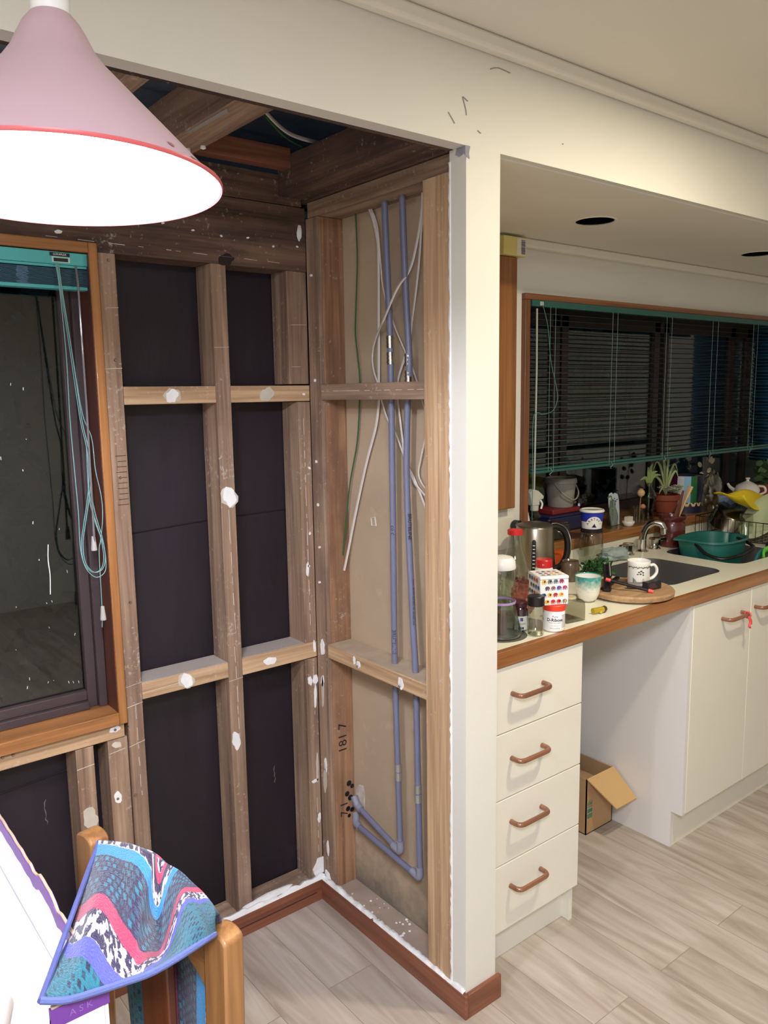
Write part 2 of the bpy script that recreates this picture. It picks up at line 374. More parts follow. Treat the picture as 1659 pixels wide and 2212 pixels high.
# kitchen ceiling with two downlight openings
SOFF = plate('ceiling_kitchen', [(.11,.02),(3.4,.02),(3.4,1.1),(.11,1.1)], [circ(.895,.322,.062), circ(1.985,.335,.062)], 2.160, 2.172, ceilpaint)
struct(SOFF, 'lowered kitchen ceiling')
struct(B(.11,3.4,.636,.672,2.128,2.160).build('trim_2', ceilpaint, bev=.008), 'cornice over the kitchen window')
for k,(x,y) in enumerate(((.895,.322),(1.985,.335))):
    t = thing('recessed_downlight', ('empty round downlight hole in the kitchen ceiling, nearer the white post','empty round downlight hole in the kitchen ceiling, at the right edge')[k], 'downlight', (x,y,2.16), 'downlight openings in the kitchen ceiling')
    MB().lathe((x,y,2.158),[(.0615,0),(.067,-.0005),(.069,.002),(.062,.0025)],40,caps=False).build('trim_ring', ceilpaint, t)
    MB().lathe((x,y,2.160),[(.0612,0),(.061,.10),(.03,.115),(.0,.115)],40,caps=False).build('can', mat('can_inner',(40,44,50),.3,1), t)
# back wall of the kitchen around the window bay
kb = struct(B(.11,.941,.672,.77,0,2.16).build('wall_kitchen_back', paint, smooth=0))
B(.941,3.4,.672,.77,1.972,2.16).build('over_window', paint, kb, smooth=0)
B(.941,3.4,.672,.77,0,.985).build('under_window', paint, kb, smooth=0)
rimud = lambda a: wood('shaded_rimu', (98,58,34), (140,88,52), a, .35, coat=.15, bump=.05)  # rimu in darker tones: the weaker light on these frames is in the colour
# window_2: the bay behind the bench
w2 = thing('window_2','wide timber framed kitchen bay window at night','window',(2.0,.66,1.03)); w2['kind']='structure'
del w2['category']
B(.941,.968,.652,.70,1.0305,1.9495).build('side_frame', rimud('z'), w2, bev=.002)
B(.941,3.3,.652,.70,1.950,1.972).build('head_frame', rimud('x'), w2, bev=.002)
B(.945,3.38,.645,1.02,.987,1.030).build('sill', rimu('x'), w2, bev=.004)
dk = mat('night_frame', (52,38,36), .45, var=.2)
dkx = mat('dark_reveal', (60,52,46), .6)
B(.941,.960,.70,1.03,1.03,1.97).build('reveal', dkx, w2)
B(.96,3.3,.70,1.03,1.95,1.97).build('reveal', dkx, w2)
for x in (.975,1.50,1.56,2.28,2.36,3.02,3.20): B(x,x+.045,.985,1.02,1.03,1.95).build('mullion', dk, w2)
B(.96,3.25,.985,1.02,1.90,1.95).build('top_rail', dk, w2); B(.96,3.25,.985,1.02,1.03,1.075).build('bottom_rail', dk, w2)
B(1.0,3.2,1.00,1.004,1.075,1.90).build('glass', bayglass, w2, smooth=0)
B(3.20,3.26,.70,.74,1.03,1.95).build('mullion', dk, w2); B(3.23,3.235,.74,1.0,1.03,1.95).build('glass', winglass, w2, smooth=0)
# skirting
bx = struct(B(-.012,0,-.012,.650,0,.068).build('baseboard_partition', skirt('y'), bev=.002))
struct(B(0,.122,-.012,0,0,.068).build('baseboard_end', skirt('x'), bev=.002))
struct(B(-1.72,0,.650,.662,0,.068).build('baseboard_alcove', skirt('x'), bev=.002))
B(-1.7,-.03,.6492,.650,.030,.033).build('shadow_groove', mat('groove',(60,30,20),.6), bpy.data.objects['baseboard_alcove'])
struct(ragged_strip('trim_3', -1.70, .004, lambda a,o,h: (a, .652+o, h), .066, .092, .022, plaster, n=110, seed=11), 'ridge of broken plaster above the alcove skirting')
struct(ragged_strip('trim_4', .0, .655, lambda a,o,h: (-.010+o, a, h), .066, .082, .022, plaster, n=80, seed=12), 'ridge of broken plaster above the partition skirting')
# black building paper behind the exterior studs
fo = struct(B(-.62,.10,.765,.772,0,2.05).build('wall_exterior', foil, smooth=0), 'black building paper behind the bare studs')
B(-1.72,-.62,.765,.772,0,.78).build('lower_sheet', foil, fo, smooth=0)
B(-1.72,-.62,.765,.772,1.98,2.05).build('upper_sheet', foil, fo, smooth=0)
fold = MB()
for pts in (((-.62,.764,1.245),(-.3,.7635,1.262),(.02,.764,1.268)), ((-1.7,.764,.55),(-1.2,.7635,.60),(-.66,.764,.64))):
    fold.tube(pts,.002,4,smooth=6)
fold.build('lap_joint', foil, fo)
for (x,z,L) in ((-.105,.385,.06),(-.80,.50,.07),(-.235,1.71,.022)):
    r_=random.Random(int(x*1000)); MB().tube([(x+r_.uniform(-.003,.003),.765,z+L*i/9) for i in range(10)], lambda t:.0004+.0012*abs(math.sin(t*9)),5).build('paint_smear', mat('faint_smear',(120,110,104),.9), fo)
# ================================================================= EXTERIOR STUD WALL
YF=.672
def blob(parent, axis, a, z, w, h, m, seed, face=None, th=.002):
    """irregular patch; axis 'y' = on a face looking to -y, 'x' = on a face looking to -x"""
    r = random.Random(seed); n = 16; poly = []
    k1, k2 = r.uniform(0,6), r.uniform(0,6)
    for i in range(n):
        t = 2*PI*i/n; s = 1+.16*math.sin(2*t+k1)+.10*math.sin(5*t+k2)+r.uniform(-.06,.06)
        poly.append((a+w/2*s*math.cos(t), z+h/2*s*math.sin(t)))
    f = face if face is not None else (YF if axis == 'y' else .010)
    fn = (lambda p, q, d: (p, f-d, q)) if axis == 'y' else (lambda p, q, d: (f-d, p, q))
    return MB().prism(poly, fn, 0, th).build('plaster_patch', m, parent, smooth=30)
def screw(parent, axis, a, z, face=None, r=.0035):
    f = face if face is not None else (YF if axis == 'y' else .010)
    M = Matrix.Translation((a, f, z)) @ Matrix.Rotation(PI/2, 4, 'X') if axis == 'y' else Matrix.Translation((f, a, z)) @ Matrix.Rotation(-PI/2, 4, 'Y')
    return MB().lathe((0,0,0),[(r,-.001),(r,.002),(r*.7,.0035),(0,.0035)],12,M=M).build('screw', screwm, parent)
def chalk(parent, axis, p, q, face=None, r=.0009, seed=1, gaps=True):
    f = face if face is not None else (YF if axis == 'y' else .010)
    rr = random.Random(seed); mb = MB(); N = max(3, int((abs(q[0]-p[0])+abs(q[1]-p[1]))/.012))
    i = 0
    while i < N:
        k = rr.randint(1,3); t0, t1 = i/N, min(1,(i+k)/N)
        a0, z0, a1, z1 = p[0]+(q[0]-p[0])*t0, p[1]+(q[1]-p[1])*t0, p[0]+(q[0]-p[0])*t1, p[1]+(q[1]-p[1])*t1
        jj = rr.uniform(-.0008,.0008)
        P0 = (a0+jj, f-.0003, z0) if axis == 'y' else (f-.0003, a0+jj, z0)
        P1 = (a1+jj, f-.0003, z1) if axis == 'y' else (f-.0003, a1+jj, z1)
        mb.tube([P0,P1], r*rr.uniform(.6,1.2), 5); i += k+(rr.randint(0,2) if gaps else 0)
    return mb.build('plaster_line', mat('chalky',(206,199,188),.9), parent)
G1='exposed timber framing of the outside wall'; G2='exposed timber framing of the partition'
def member(name, box, m, label, cat, group, bev=.0015):
    return tag(B(*box).build(name, m, bev=bev), label, cat, group)
bp = member('bottom_plate',(-1.72,.0,YF,.762,0,.062), stud('x'), 'dirty horizontal bottom plate of the black papered wall above the skirting','timber',G1)
blob(bp,'y',-.20,.08,.18,.02,plaster,2,th=.006); 
s1 = member('wall_stud',(-.600,-.556,YF,.762,.062,1.972), stud('z'), 'full height stud touching the right side of the orange window frame','stud',G1)
s2 = member('wall_stud',(-.297,-.252,YF,.762,.062,1.972), stud('z'), 'full height stud between the two black paper bays, white adhesive blobs halfway','stud',G1)
s3 = member('wall_stud',(-.740,-.694,YF,.762,.062,.722), stud('z'), 'short stud under the window with a large oval adhesive patch, behind the chair','stud',G1)
s4 = member('wall_stud',(-.656,-.603,YF+.002,.762,.062,.722), stud('z'), 'short stud under the window sill end, doubled against the full height stud','stud',G1)
s5 = member('corner_stud',(-.033,.0095,YF,.762,.062,.805), stud('z'), 'lowest corner stud piece of the outside wall, below the lower nogging','stud',G1)
s6 = member('corner_stud',(-.033,.0095,YF,.762,.858,1.598), stud('z'), 'middle corner stud piece between the two noggings','stud',G1)
s7 = member('corner_stud',(-.057,.0095,YF+.003,.762,1.650,1.972), stud('z'), 'upper corner stud piece under the big lintel beam','stud',G1)
n1 = member('nogging',(-.5555,-.2975,YF,.762,1.600,1.646), studl('x'), 'upper left nogging with a round white adhesive blob','nogging',G1)
n2 = member('nogging',(-.2515,.0095,YF,.762,1.600,1.646), studl('x'), 'upper right nogging with a round grey adhesive blob','nogging',G1)
n3 = member('nogging',(-.5555,-.2975,YF,.762,.812,.857), studl('x'), 'lower left nogging carrying a torn white adhesive blob','nogging',G1)
n4 = member('nogging',(-.2515,.0095,YF,.762,.808,.858), studl('x'), 'lower right nogging with white blob, dusty top, ending at the corner','nogging',G1)
sp = member('sill_plate',(-1.72,-.610,YF-.001,.762,.724,.766), studl('x'), 'pale horizontal timber directly under the orange window frame','timber',G1)
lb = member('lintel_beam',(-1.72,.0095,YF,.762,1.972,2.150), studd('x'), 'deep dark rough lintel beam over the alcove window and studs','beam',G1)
for a in range(9): chalk(lb,'y',(-.72+a*.075,1.998-a*.0008),(-.68+a*.075,1.997-a*.0008),seed=a)
blob(lb,'y',-.012,2.08,.014,.05,plaster,21); blob(lb,'y',-.25,1.985,.05,.03,mat('burnt_knot',(44,32,30),.9),22,th=.001)
for a_ in range(14): blob(lb,'y',-.55+a_*.04+.01*math.sin(a_*3),2.062-.002*a_+.006*math.sin(a_*5),.008,.005,plaster if a_%2 else screwm,300+a_)
blob(lb,'y',-.69,2.01,.02,.008,plaster,23)
dust = mat('nog_dust',(176,166,156),.95,bump=.5)
for nn,(x0,x1,z) in ((n3,(-.5555,-.2975,.857)),(n4,(-.2515,.0095,.858))): B(x0+.002,x1-.002,YF+.004,.760,z,z+.0015).build('dust', dust, nn, smooth=0)
blob(n1,'y',-.424,1.622,.044,.042,filler,131,th=.001); blob(s2,'y',-.272,1.336,.048,.062,filler,132,th=.001); blob(n3,'y',-.428,.834,.046,.046,filler,133,th=.001); blob(n1,'y',-.426,1.621,.034,.036,plaster,31); blob(n2,'y',-.138,1.621,.042,.042,filler,32)
blob(s2,'y',-.271,1.338,.040,.052,plaster,33,th=.003); blob(s2,'y',-.283,.615,.026,.055,plaster,34)
blob(n3,'y',-.427,.835,.034,.040,plaster,35); blob(n4,'y',-.160,.831,.038,.026,plaster,36)
blob(s4,'y',-.639,.559,.022,.030,plaster,37,face=YF+.002); blob(s3,'y',-.715,.526,.040,.062,filler,38,th=.003)
blob(sp,'y',-.636,.752,.026,.020,plaster,39,face=YF-.001); blob(s4,'y',-.633,.706,.024,.018,filler,40,face=YF+.002)
for p,a,z,f in ((s1,-.574,1.955,YF),(s1,-.572,1.712,YF),(s1,-.578,1.415,YF),(s1,-.573,1.085,YF),(s1,-.600,.745,YF),(s4,-.640,.556,YF),(s1,-.592,.55,YF),(sp,-.636,.750,YF-.003),(sp,-.888,.757,YF-.002),(sp,-.912,.758,YF-.002)):
    screw(p,'y',a,z,f)
for p,a0,z0,a1,z1 in ((s1,-.60,1.690,-.556,1.692),(s1,-.585,1.84,-.556,1.842),(s1,-.60,.856,-.556,.862),(s1,-.60,.800,-.556,.806),(s1,-.60,.690,-.556,.698),(s1,-.576,.80,-.574,.52),
                      (s2,-.297,1.75,-.252,1.752),(s2,-.275,1.30,-.270,.95),(s2,-.275,.90,-.270,.60),(s2,-.297,1.335,-.252,1.337),(s2,-.297,.80,-.252,.803),(s3,-.74,.668,-.694,.672),(n3,-.5555,.830,-.43,.834),(s7,-.05,1.82,.005,1.822),(s7,-.05,1.70,-.02,1.70)):
    chalk(p,'y',(a0,z0),(a1,z1),seed=int(abs(a0*997+z0*31)), gaps=(abs(a1-a0)<.02))
chalk(s4,'y',(-.654,.685),(-.610,.690),face=YF+.002,seed=3,gaps=False)
tally=MB()
for i in range(10): tally.tube([(-.588+(i%3)*.003,YF-.0002,1.345+i*.014),(-.560,YF-.0002,1.345+i*.014)],.0009,4)
tally.build('pencil_ticks', mat('pencil',(76,58,48),.9), s1)
# plaster on the corner post
for i,(a,z,w_,h_) in enumerate(((-.020,.735,.016,.030),(.0,.735,.016,.035),(-.002,.68,.010,.075),(.0,.86,.010,.035),(-.002,.44,.010,.09),(-.012,.40,.022,.012),(.0,.27,.012,.03))): blob(s5 if z<.8 else n4,'y',a,z if z<.8 else .842,w_,h_,plaster if i!=4 else filler,50+i)
for i,(a,z) in enumerate(((-.012,1.62),(.0,1.40),(-.005,1.20),(-.012,1.10))): blob(s6 if z<1.6 else n2,'y',a,z,.008,.008,plaster,60+i); 
blob(s6,'y',-.017,1.09,.010,.045,plaster,66); chalk(s6,'y',(-.015,1.55),(-.012,.90),seed=8); chalk(s5,'y',(-.006,.78),(-.005,.62),seed=9); chalk(s5,'y',(-.005,.34),(-.004,.14),seed=10)
blob(s5,'y',-.003,.10,.05,.07,plaster,67,th=.004)
# ================================================================= PARTITION FRAMING
near1 = member('wall_stud',(.002,.099,.1015,.150,.045,2.12), studl('z'), 'fresh pale stud left of the pair at the torn white wall edge','stud',G2)
near2 = member('wall_stud',(.0005,.099,.0542,.0995,.045,2.12), studl('z'), 'fresh pale stud right of the pair, against the torn white wall edge','stud',G2)
far = thing('wall_stud','reddish far stud of the partition beside the corner, pencil numbers near its foot','stud',(.055,.64,.045),G2)
B(.010,.0235,.612,.6715,.045,2.12).build('grey_packer', stud('z'), far, bev=.0015)
B(.024,.099,.612,.6715,.045,2.12).build('timber', wood('red_rough_pine',(128,92,64),(176,136,102),'z',.75,stain=(92,66,54),thr=.6), far, bev=.0015)
tp = member('top_plate',(.010,.099,.055,.660,2.121,2.163), stud('y'), 'horizontal top plate of the partition that the two blue pipes come out of','timber',G2)
btp = member('bottom_plate',(.010,.099,.055,.660,0,.045), mat('dirty_plate',(160,142,126),.9,var=.15,vscale=10,dirt=(84,62,50),dscale=14,dthr=.68), 'dirty partition bottom plate strewn with white plaster crumbs','timber',G2)
pn1 = member('nogging',(.010,.078,.151,.611,1.603,1.648), stud('y'), 'upper nogging of the partition in front of the pipes and cables','nogging',G2)
pn2 = member('nogging',(.010,.099,.151,.611,.818,.860), studl('y'), 'lower nogging of the partition with both blue pipes passing through it','nogging',G2)
B(.012,.097,.153,.609,.860,.8612).build('dust', mat('fine_dust',(176,158,134),.95,var=.1,vscale=20), pn2, smooth=0)
chalk(pn1,'x',(.61,1.628),(.16,1.628),seed=4); chalk(near1,'x',(.15,1.628),(.101,1.628),seed=5); chalk(near2,'x',(.10,1.63),(.06,1.63),seed=6)
chalk(near1,'x',(.15,1.80),(.101,1.805),seed=15,gaps=False); chalk(near2,'x',(.10,1.805),(.056,1.812),seed=16); chalk(near2,'x',(.10,1.93),(.056,1.945),seed=17)
chalk(near1,'x',(.15,.80),(.101,.79),seed=18); chalk(near2,'x',(.10,.79),(.056,.785),seed=19); chalk(near1,'x',(.15,.755),(.101,.745),seed=20); chalk(near2,'x',(.10,.745),(.056,.745),seed=21)
blob(pn2,'x',.475,.845,.012,.022,plaster,70); blob(pn2,'x',.455,.838,.016,.024,plaster,71); blob(pn2,'x',.262,.835,.020,.034,plaster,72)
for a,z in ((.457,.833),(.264,.828)): screw(pn2,'x',a,z,.008)
screw(near2,'x',.068,.775); blob(near2,'x',.060,.20,.014,.03,filler,73); blob(near2,'x',.060,.06,.02,.03,plaster,74); screw(near2,'x',.066,.068,.009)
for p,a,z in ((near1,.118,.50),(near2,.070,.77)): blob(p,'x',a,z,.010,.008,mat('knot',(70,44,30),.8),int(z*100),th=.0006)
for a,z in ((.645,1.96),(.64,1.66),(.645,1.42),(.642,1.29),(.64,1.16),(.645,1.05)): blob(far,'x',a,z,.008,.008,plaster,int(z*1000),th=.004)
Yf=.6115
for i,(a,z,w_,h_,m__) in enumerate(((.640,.845,.024,.045,plaster),(.645,.700,.012,.10,filler),(.645,.735,.016,.035,plaster),(.640,.460,.014,.04,plaster),(.645,.405,.016,.085,filler),(.640,.175,.014,.045,plaster),(.645,.07,.03,.05,plaster))): blob(far,'x',a,z,w_,h_,m__,140+i)
pen = mat('pencil',(76,58,48),.9)
def farmark(s_, z, size, ang):
    ca, sa = math.cos(ang), math.sin(ang)
    text('pencil_marking', s_, size, ink, lambda u,v: (.058+u*ca-v*sa, Yf-.0008, z+u*sa+v*ca), far)
farmark('181 7', .545, .044, PI/2); farmark('7 1', .305, .040, PI/2)
pit = MB()
for (x,z,r_) in ((.078,.385,.013),(.090,.372,.010),(.070,.352,.012),(.082,.335,.013),(.072,.300,.012),(.088,.292,.011),(.076,.275,.009)): pit.lathe((0,0,0),[(r_*.75,0),(r_*.4,.0012),(0,.0014)],14,M=Matrix.Translation((x,Yf,z))@Matrix.Rotation(PI/2,4,'X'))
pit.build('old_pipe_hole', black, far)
# crumbs on the plate
crumb = MB(); rr = random.Random(9)
for i in range(48):
    y = .30+.30*rr.random()**1.4; x = .012+.08*rr.random()**1.7; s_ = rr.uniform(.001,.0045)*(1 if rr.random()<.85 else 1.7)
    crumb.lathe((x,y,.045),[(s_,0),(s_*.8,s_*.5),(0,s_*.7)],6)
tag(crumb.build('plaster_crumbs', plaster, smooth=0), 'white plaster crumbs scattered on the partition bottom plate','debris',kind='stuff')
mould = MB()
blobm = mat('mould_stain',(92,84,74),.95,var=.35,vscale=25)
# ---------------- pipes in the partition
def bend(pts, r, k=5):
    out=[Vector(pts[0])]
    for i in range(1,len(pts)-1):
        p=Vector(pts[i]);a=(Vector(pts[i-1])-p).normalized();b=(Vector(pts[i+1])-p).normalized()
        for j in range(k+1):
            t=j/k;out.append((1-t)**2*(p+a*r)+2*t*(1-t)*p+t*t*(p+b*r))
    out.append(Vector(pts[-1]));return out
def pipe(label, top, low, run):
    t = thing('water_pipe',label,'pipe',(top[-1][0],top[-1][1],top[-1][2]),'blue grey water pipes in the partition')
    MB().tube([Vector(p) for p in catmull([Vector(q) for q in top],6)], .0088, 14).build('riser', pipe_m, t)
    MB().tube(run, .0088, 14).build('branch', pipe_m, t)
    return t
P1 = [(.060,.368,2.14),(.060,.362,2.0),(.058,.352,1.85),(.056,.345,1.74),(.055,.343,1.60),(.055,.343,1.2),(.055,.343,.86),(.057,.338,.55),(.060,.334,.290)]
P2 = [(.060,.295,2.14),(.060,.290,2.0),(.058,.280,1.85),(.056,.268,1.70),(.056,.276,1.60),(.056,.281,1.50),(.054,.280,1.35),(.050,.255,.98),(.050,.247,.86),(.054,.246,.55),(.058,.244,.250)]
pa = pipe('shorter blue grey pipe, left of the two, marked cold in pen', P1, None, [(.060,.334,.285),(.062,.42,.305),(.064,.545,.338)])
pb = pipe('longer blue grey pipe, right of the two, printed with black lettering', P2, None, [(.058,.246,.246),(.060,.36,.256),(.064,.556,.273)])
def sleeve(t, p, q, r, m, name='crimp_collar'):
    MB().tube([p,q], r, 14).build(name, m, t)
for t,(x,y),zz in ((pa,(.056,.344),(1.755,1.712)),(pb,(.0565,.2705),(1.705,1.662))):
    for z in zz:
        sleeve(t,(x,y+(.0012 if z==zz[0] else 0),z-.016),(x,y+(.002 if z==zz[0] else .001),z+.016),.0105,chrome)
        for dz in (-.010,0,.010): sleeve(t,(x,y+.0012,z+dz-.0018),(x,y+.0012,z+dz+.0018),.0112,chrome,'crimp_ridge')
for t,(x,y),zz in ((pa,(.0575,.337),(.548,.522)),(pb,(.0542,.246),(.520,.492))):
    for z in zz: sleeve(t,(x,y,z-.012),(x,y,z+.012),.0103,mat('dull_crimp',(172,170,166),.45,.6))
for t,(x,y,z),run in ((pa,(.060,.334,.285),(0,.035,.006)),(pb,(.058,.246,.246),(0,.035,.007))):
    MB().tube(bend([(x,y,z+.035),(x,y,z-.001),(x+run[0],y+run[1],z+run[2])],.012),.0112,14,).build('elbow', pipe_j, t)
MB().tube(bend([(.064,.53,.334),(.064,.552,.341),(.064,.566,.365)],.010),.0115,12).build('elbow', pipe_j, pa)
MB().tube(bend([(.064,.54,.272),(.066,.562,.274),(.080,.580,.295)],.010),.0115,12).build('elbow', pipe_j, pb)
def vtext(s_, t, x, y, z, size, r=.0090, az=PI+.72, m=ink, spread=1.0):
    text('printing', s_, size, m, lambda u,v: (x+r*math.cos(az+v/r), y+r*math.sin(az+v/r), z-u*spread), t)
vtext('BRUTELINE', pb, .0515, .266, 1.265, .0145, az=PI+.72)
vtext('20mm  PB PIPE  ISO 9001  W  AS/NZS 2642', pb, .0505, .252, 1.06, .007, az=PI+.72)
vtext('BRUTELINE', pa, .055, .343, .925, .0145, az=PI+.72)
text('pen_marking','cold',.016,ink,lambda u,v:(.055+.0091*math.cos(PI+.72+v/.0091),.343+.0091*math.sin(PI+.72+v/.0091),1.245-u),pa)
# ragged hole in the board by the elbows
hp = MB().prism([(.558,.30),(.555,.36),(.562,.39),(.585,.385),(.60,.36),(.60,.30),(.575,.285)],lambda a,b,d:(.099-d,a,b),0,.0015).build('torn_hole', mat('torn_gib',(196,190,178),.9,var=.3,vscale=30), bpy.data.objects['wall_partition_board'])
# red printing down the board edge
rp = MB(); rr = random.Random(2)
for i in range(95):
    z=.95+i*.0115
    if rr.random()<.7: rp.box(.0985,.0995,.178,.178+rr.uniform(.003,.006),z,z+rr.uniform(.002,.007))
rp.build('red_printing', mat('faded_red',(142,96,84),.9), bpy.data.objects['wall_partition_board'], smooth=0)
# ---------------- cables
GREEN = [(0.088, 0.532, 2.125), (0.088, 0.528, 1.996), (0.088, 0.541, 1.844), (0.088, 0.544, 1.793), (0.088, 0.535, 1.726), (0.088, 0.527, 1.659), (0.088, 0.533, 1.567), (0.088, 0.547, 1.472), (0.086, 0.582, 1.356), (0.080, 0.600, 1.232), (0.072, 0.609, 1.131)]
W1 = [(0.088, 0.471, 2.125), (0.088, 0.454, 2.096), (0.088, 0.434, 2.031), (0.088, 0.432, 1.953), (0.088, 0.435, 1.822), (0.088, 0.436, 1.75), (0.088, 0.439, 1.649), (0.088, 0.439, 1.6), (0.088, 0.455, 1.526), (0.088, 0.499, 1.427), (0.088, 0.537, 1.329), (0.088, 0.57, 1.238), (0.082, 0.597, 1.137), (0.076, 0.609, 1.083)]
W2 = [(0.084, 0.243, 2.125), (0.084, 0.245, 2.083), (0.084, 0.265, 2.005), (0.07, 0.279, 1.935), (0.034, 0.288, 1.885), (0.036, 0.345, 1.815), (0.06, 0.395, 1.795), (0.082, 0.448, 1.759), (0.086, 0.464, 1.719), (0.086, 0.458, 1.682), (0.086, 0.445, 1.654), (0.086, 0.424, 1.6), (0.086, 0.402, 1.552), (0.086, 0.367, 1.512), (0.086, 0.33, 1.449), (0.086, 0.294, 1.387), (0.086, 0.27, 1.365), (0.086, 0.20, 1.32)]
W3 = [(0.088, 0.238, 2.125), (0.088, 0.250, 2.052), (0.088, 0.266, 1.932), (0.088, 0.294, 1.801), (0.088, 0.3, 1.77), (0.088, 0.322, 1.717), (0.088, 0.354, 1.654), (0.088, 0.355, 1.6), (0.088, 0.347, 1.548), (0.088, 0.338, 1.497), (0.088, 0.327, 1.437), (0.088, 0.284, 1.38), (0.088, 0.20, 1.24)]
W4 = [(0.09, 0.463, 2.125), (0.09, 0.436, 2.067), (0.09, 0.425, 1.978), (0.09, 0.414, 1.899), (0.09, 0.372, 1.806), (0.09, 0.324, 1.729), (0.09, 0.289, 1.673), (0.09, 0.25, 1.584), (0.09, 0.235, 1.534), (0.09, 0.262, 1.45), (0.09, 0.27, 1.391), (0.09, 0.20, 1.33)]
tag(MB().tube(GREEN,.0022,8,smooth=6).build('earth_wire',cable_g),'thin green wire hanging down the brown board','wire')
for pts,r_,fl,lb_ in ((W1,.0048,.55,'white flat cable leftmost of the bundle, ending at the red stud'),(W2,.0044,.55,'white flat cable crossing diagonally in front of both blue pipes'),(W3,.0036,.6,'white cable hanging behind the right blue pipe from the top right'),(W4,.0022,1,'thinnest white cable, running behind both pipes to the right stud')):
    tag(MB().tube(pts,r_,8,smooth=6,flat=fl).build('power_cable',cable_w),lb_,'cable','white cables in the partition')
clip = thing('cable_clip','small square paper scrap stuck on the brown board beside the cable','scrap',(.098,.486,1.245))
MB().tube([(.0985,.475,1.236),(.0985,.495,1.234),(.0985,.498,1.256),(.0985,.480,1.260)],.0022,5,closed=True).build('rim',cable_w,clip)
# ---------------- framing overhead in the opened ceiling
G3='roof timbers above the opened ceiling'
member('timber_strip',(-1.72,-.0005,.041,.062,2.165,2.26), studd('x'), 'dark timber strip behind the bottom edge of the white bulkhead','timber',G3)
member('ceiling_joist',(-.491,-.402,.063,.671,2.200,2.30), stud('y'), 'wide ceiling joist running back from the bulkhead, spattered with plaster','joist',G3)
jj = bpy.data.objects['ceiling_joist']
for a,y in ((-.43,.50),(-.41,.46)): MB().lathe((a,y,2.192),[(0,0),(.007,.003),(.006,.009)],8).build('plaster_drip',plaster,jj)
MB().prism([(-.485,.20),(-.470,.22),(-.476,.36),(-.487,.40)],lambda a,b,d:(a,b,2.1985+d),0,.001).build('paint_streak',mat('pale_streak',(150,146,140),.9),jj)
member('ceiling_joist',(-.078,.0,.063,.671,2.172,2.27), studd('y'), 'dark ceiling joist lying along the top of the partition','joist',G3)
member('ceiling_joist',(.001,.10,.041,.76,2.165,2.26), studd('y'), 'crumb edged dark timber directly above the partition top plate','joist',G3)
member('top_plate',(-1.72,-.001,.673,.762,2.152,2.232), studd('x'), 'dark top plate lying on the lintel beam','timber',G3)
member('ceiling_joist',(-.69,-.645,.063,.671,2.22,2.32), stud('y'), 'ceiling joist beside the lamp, partly hidden by the shade','joist',G3)
member('roof_purlin',(-1.72,.30,.40,.445,2.42,2.50), wood('red_purlin',(96,56,40),(140,88,64),'x',.8), 'reddish purlin crossing above the joists, nearer one','timber',G3)
member('ceiling_dwang',(-.4015,-.0785,.60,.64,2.232,2.284), wood('red_purlin',(96,56,40),(140,88,64),'x',.8), 'reddish short timber between the two ceiling joists near the outside wall','timber',G3)
member('roof_purlin',(-1.72,.30,.15,.195,2.36,2.44), wood('red_purlin',(96,56,40),(140,88,64),'x',.8), 'reddish purlin just behind the bulkhead','timber',G3)
roof=MB(); P=[]
for i in range(40):
    y=-.1+i*.035; P.append([(x,y,2.60-.10*(y)+.012*math.sin(i*1.6)) for x in (-1.8,-.8,.5)])
roof.grid(P); struct(roof.build('ceiling_roof_lining', mat('blue_roof_foil',(190,204,226),.45,var=.2,vscale=6,bump=.5,bscale=12)), 'blue grey roofing underlay over the opened ceiling')
tag(MB().tube([(-.33,.36,2.31),(-.289,.401,2.30),(-.155,.494,2.285),(-.027,.536,2.29),(.075,.57,2.30)],.0055,8,smooth=6,flat=.6).build('power_cable',cable_w),'white cable lying across the opened ceiling','cable')
tag(MB().tube([(-.34,.38,2.31),(-.25,.45,2.30),(-.155,.51,2.28),(-.06,.56,2.28),(.02,.58,2.30)],.0025,8,smooth=6).build('earth_wire',cable_g),'green wire beside the white cable in the opened ceiling','wire')
tag(MB().tube([(.06,.45,2.33),(.13,.62,2.34),(.18,.80,2.35)],.022,14,smooth=3).build('waste_pipe',mat('grey_blue_pvc',(136,148,160),.5)),'fat pale grey pipe end in the opened ceiling','pipe')
# ================================================================= DINING WINDOW AND BLIND
w1 = thing('window_1','orange stained timber window of the stripped alcove','window',(-1.11,.70,.78)); w1['kind']='structure'; del w1['category']
B(-.628,-.606,.652,.770,.767,1.990).build('side_frame', rimu('z'), w1, bev=.002)
B(-1.70,-1.62,.652,.770,.767,1.990).build('side_frame', rimu('z'), w1, bev=.002)
B(-1.62,-.628,.652,.770,1.965,1.990).build('head_frame', rimu('x'), w1, bev=.002)
B(-1.62,-.628,.652,.770,.767,.800).build('bottom_frame', rimu('x'), w1, bev=.002)
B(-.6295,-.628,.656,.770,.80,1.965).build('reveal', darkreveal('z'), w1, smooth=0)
ds = mat('dark_sash',(64,52,54),.5,var=.15)
for x0,x1,y0 in ((-.652,-.6295,.728),(-.678,-.652,.742)): B(x0,x1,y0,.775,.80,1.965).build('sash_stile', ds, w1, bev=.002)
B(-1.62,-.678,.728,.775,.80,.822).build('sash_rail', ds, w1, bev=.002); B(-1.62,-.678,.742,.775,.822,.848).build('sash_rail', ds, w1, bev=.002)
B(-1.62,-.678,.742,.775,1.92,1.965).build('sash_rail', ds, w1, bev=.002)
B(-1.62,-.678,.758,.762,.84,1.93).build('glass', winglass, w1, smooth=0)
sm = MB(); rr=random.Random(4)
for i in range(26):
    x=-.69-.28*rr.random(); z=.86+.9*rr.random()**1.5; sm.tube([(x,.7575,z),(x+rr.uniform(-.002,.002),.7575,z+rr.uniform(.001,.008))],rr.uniform(.0005,.0011),5)
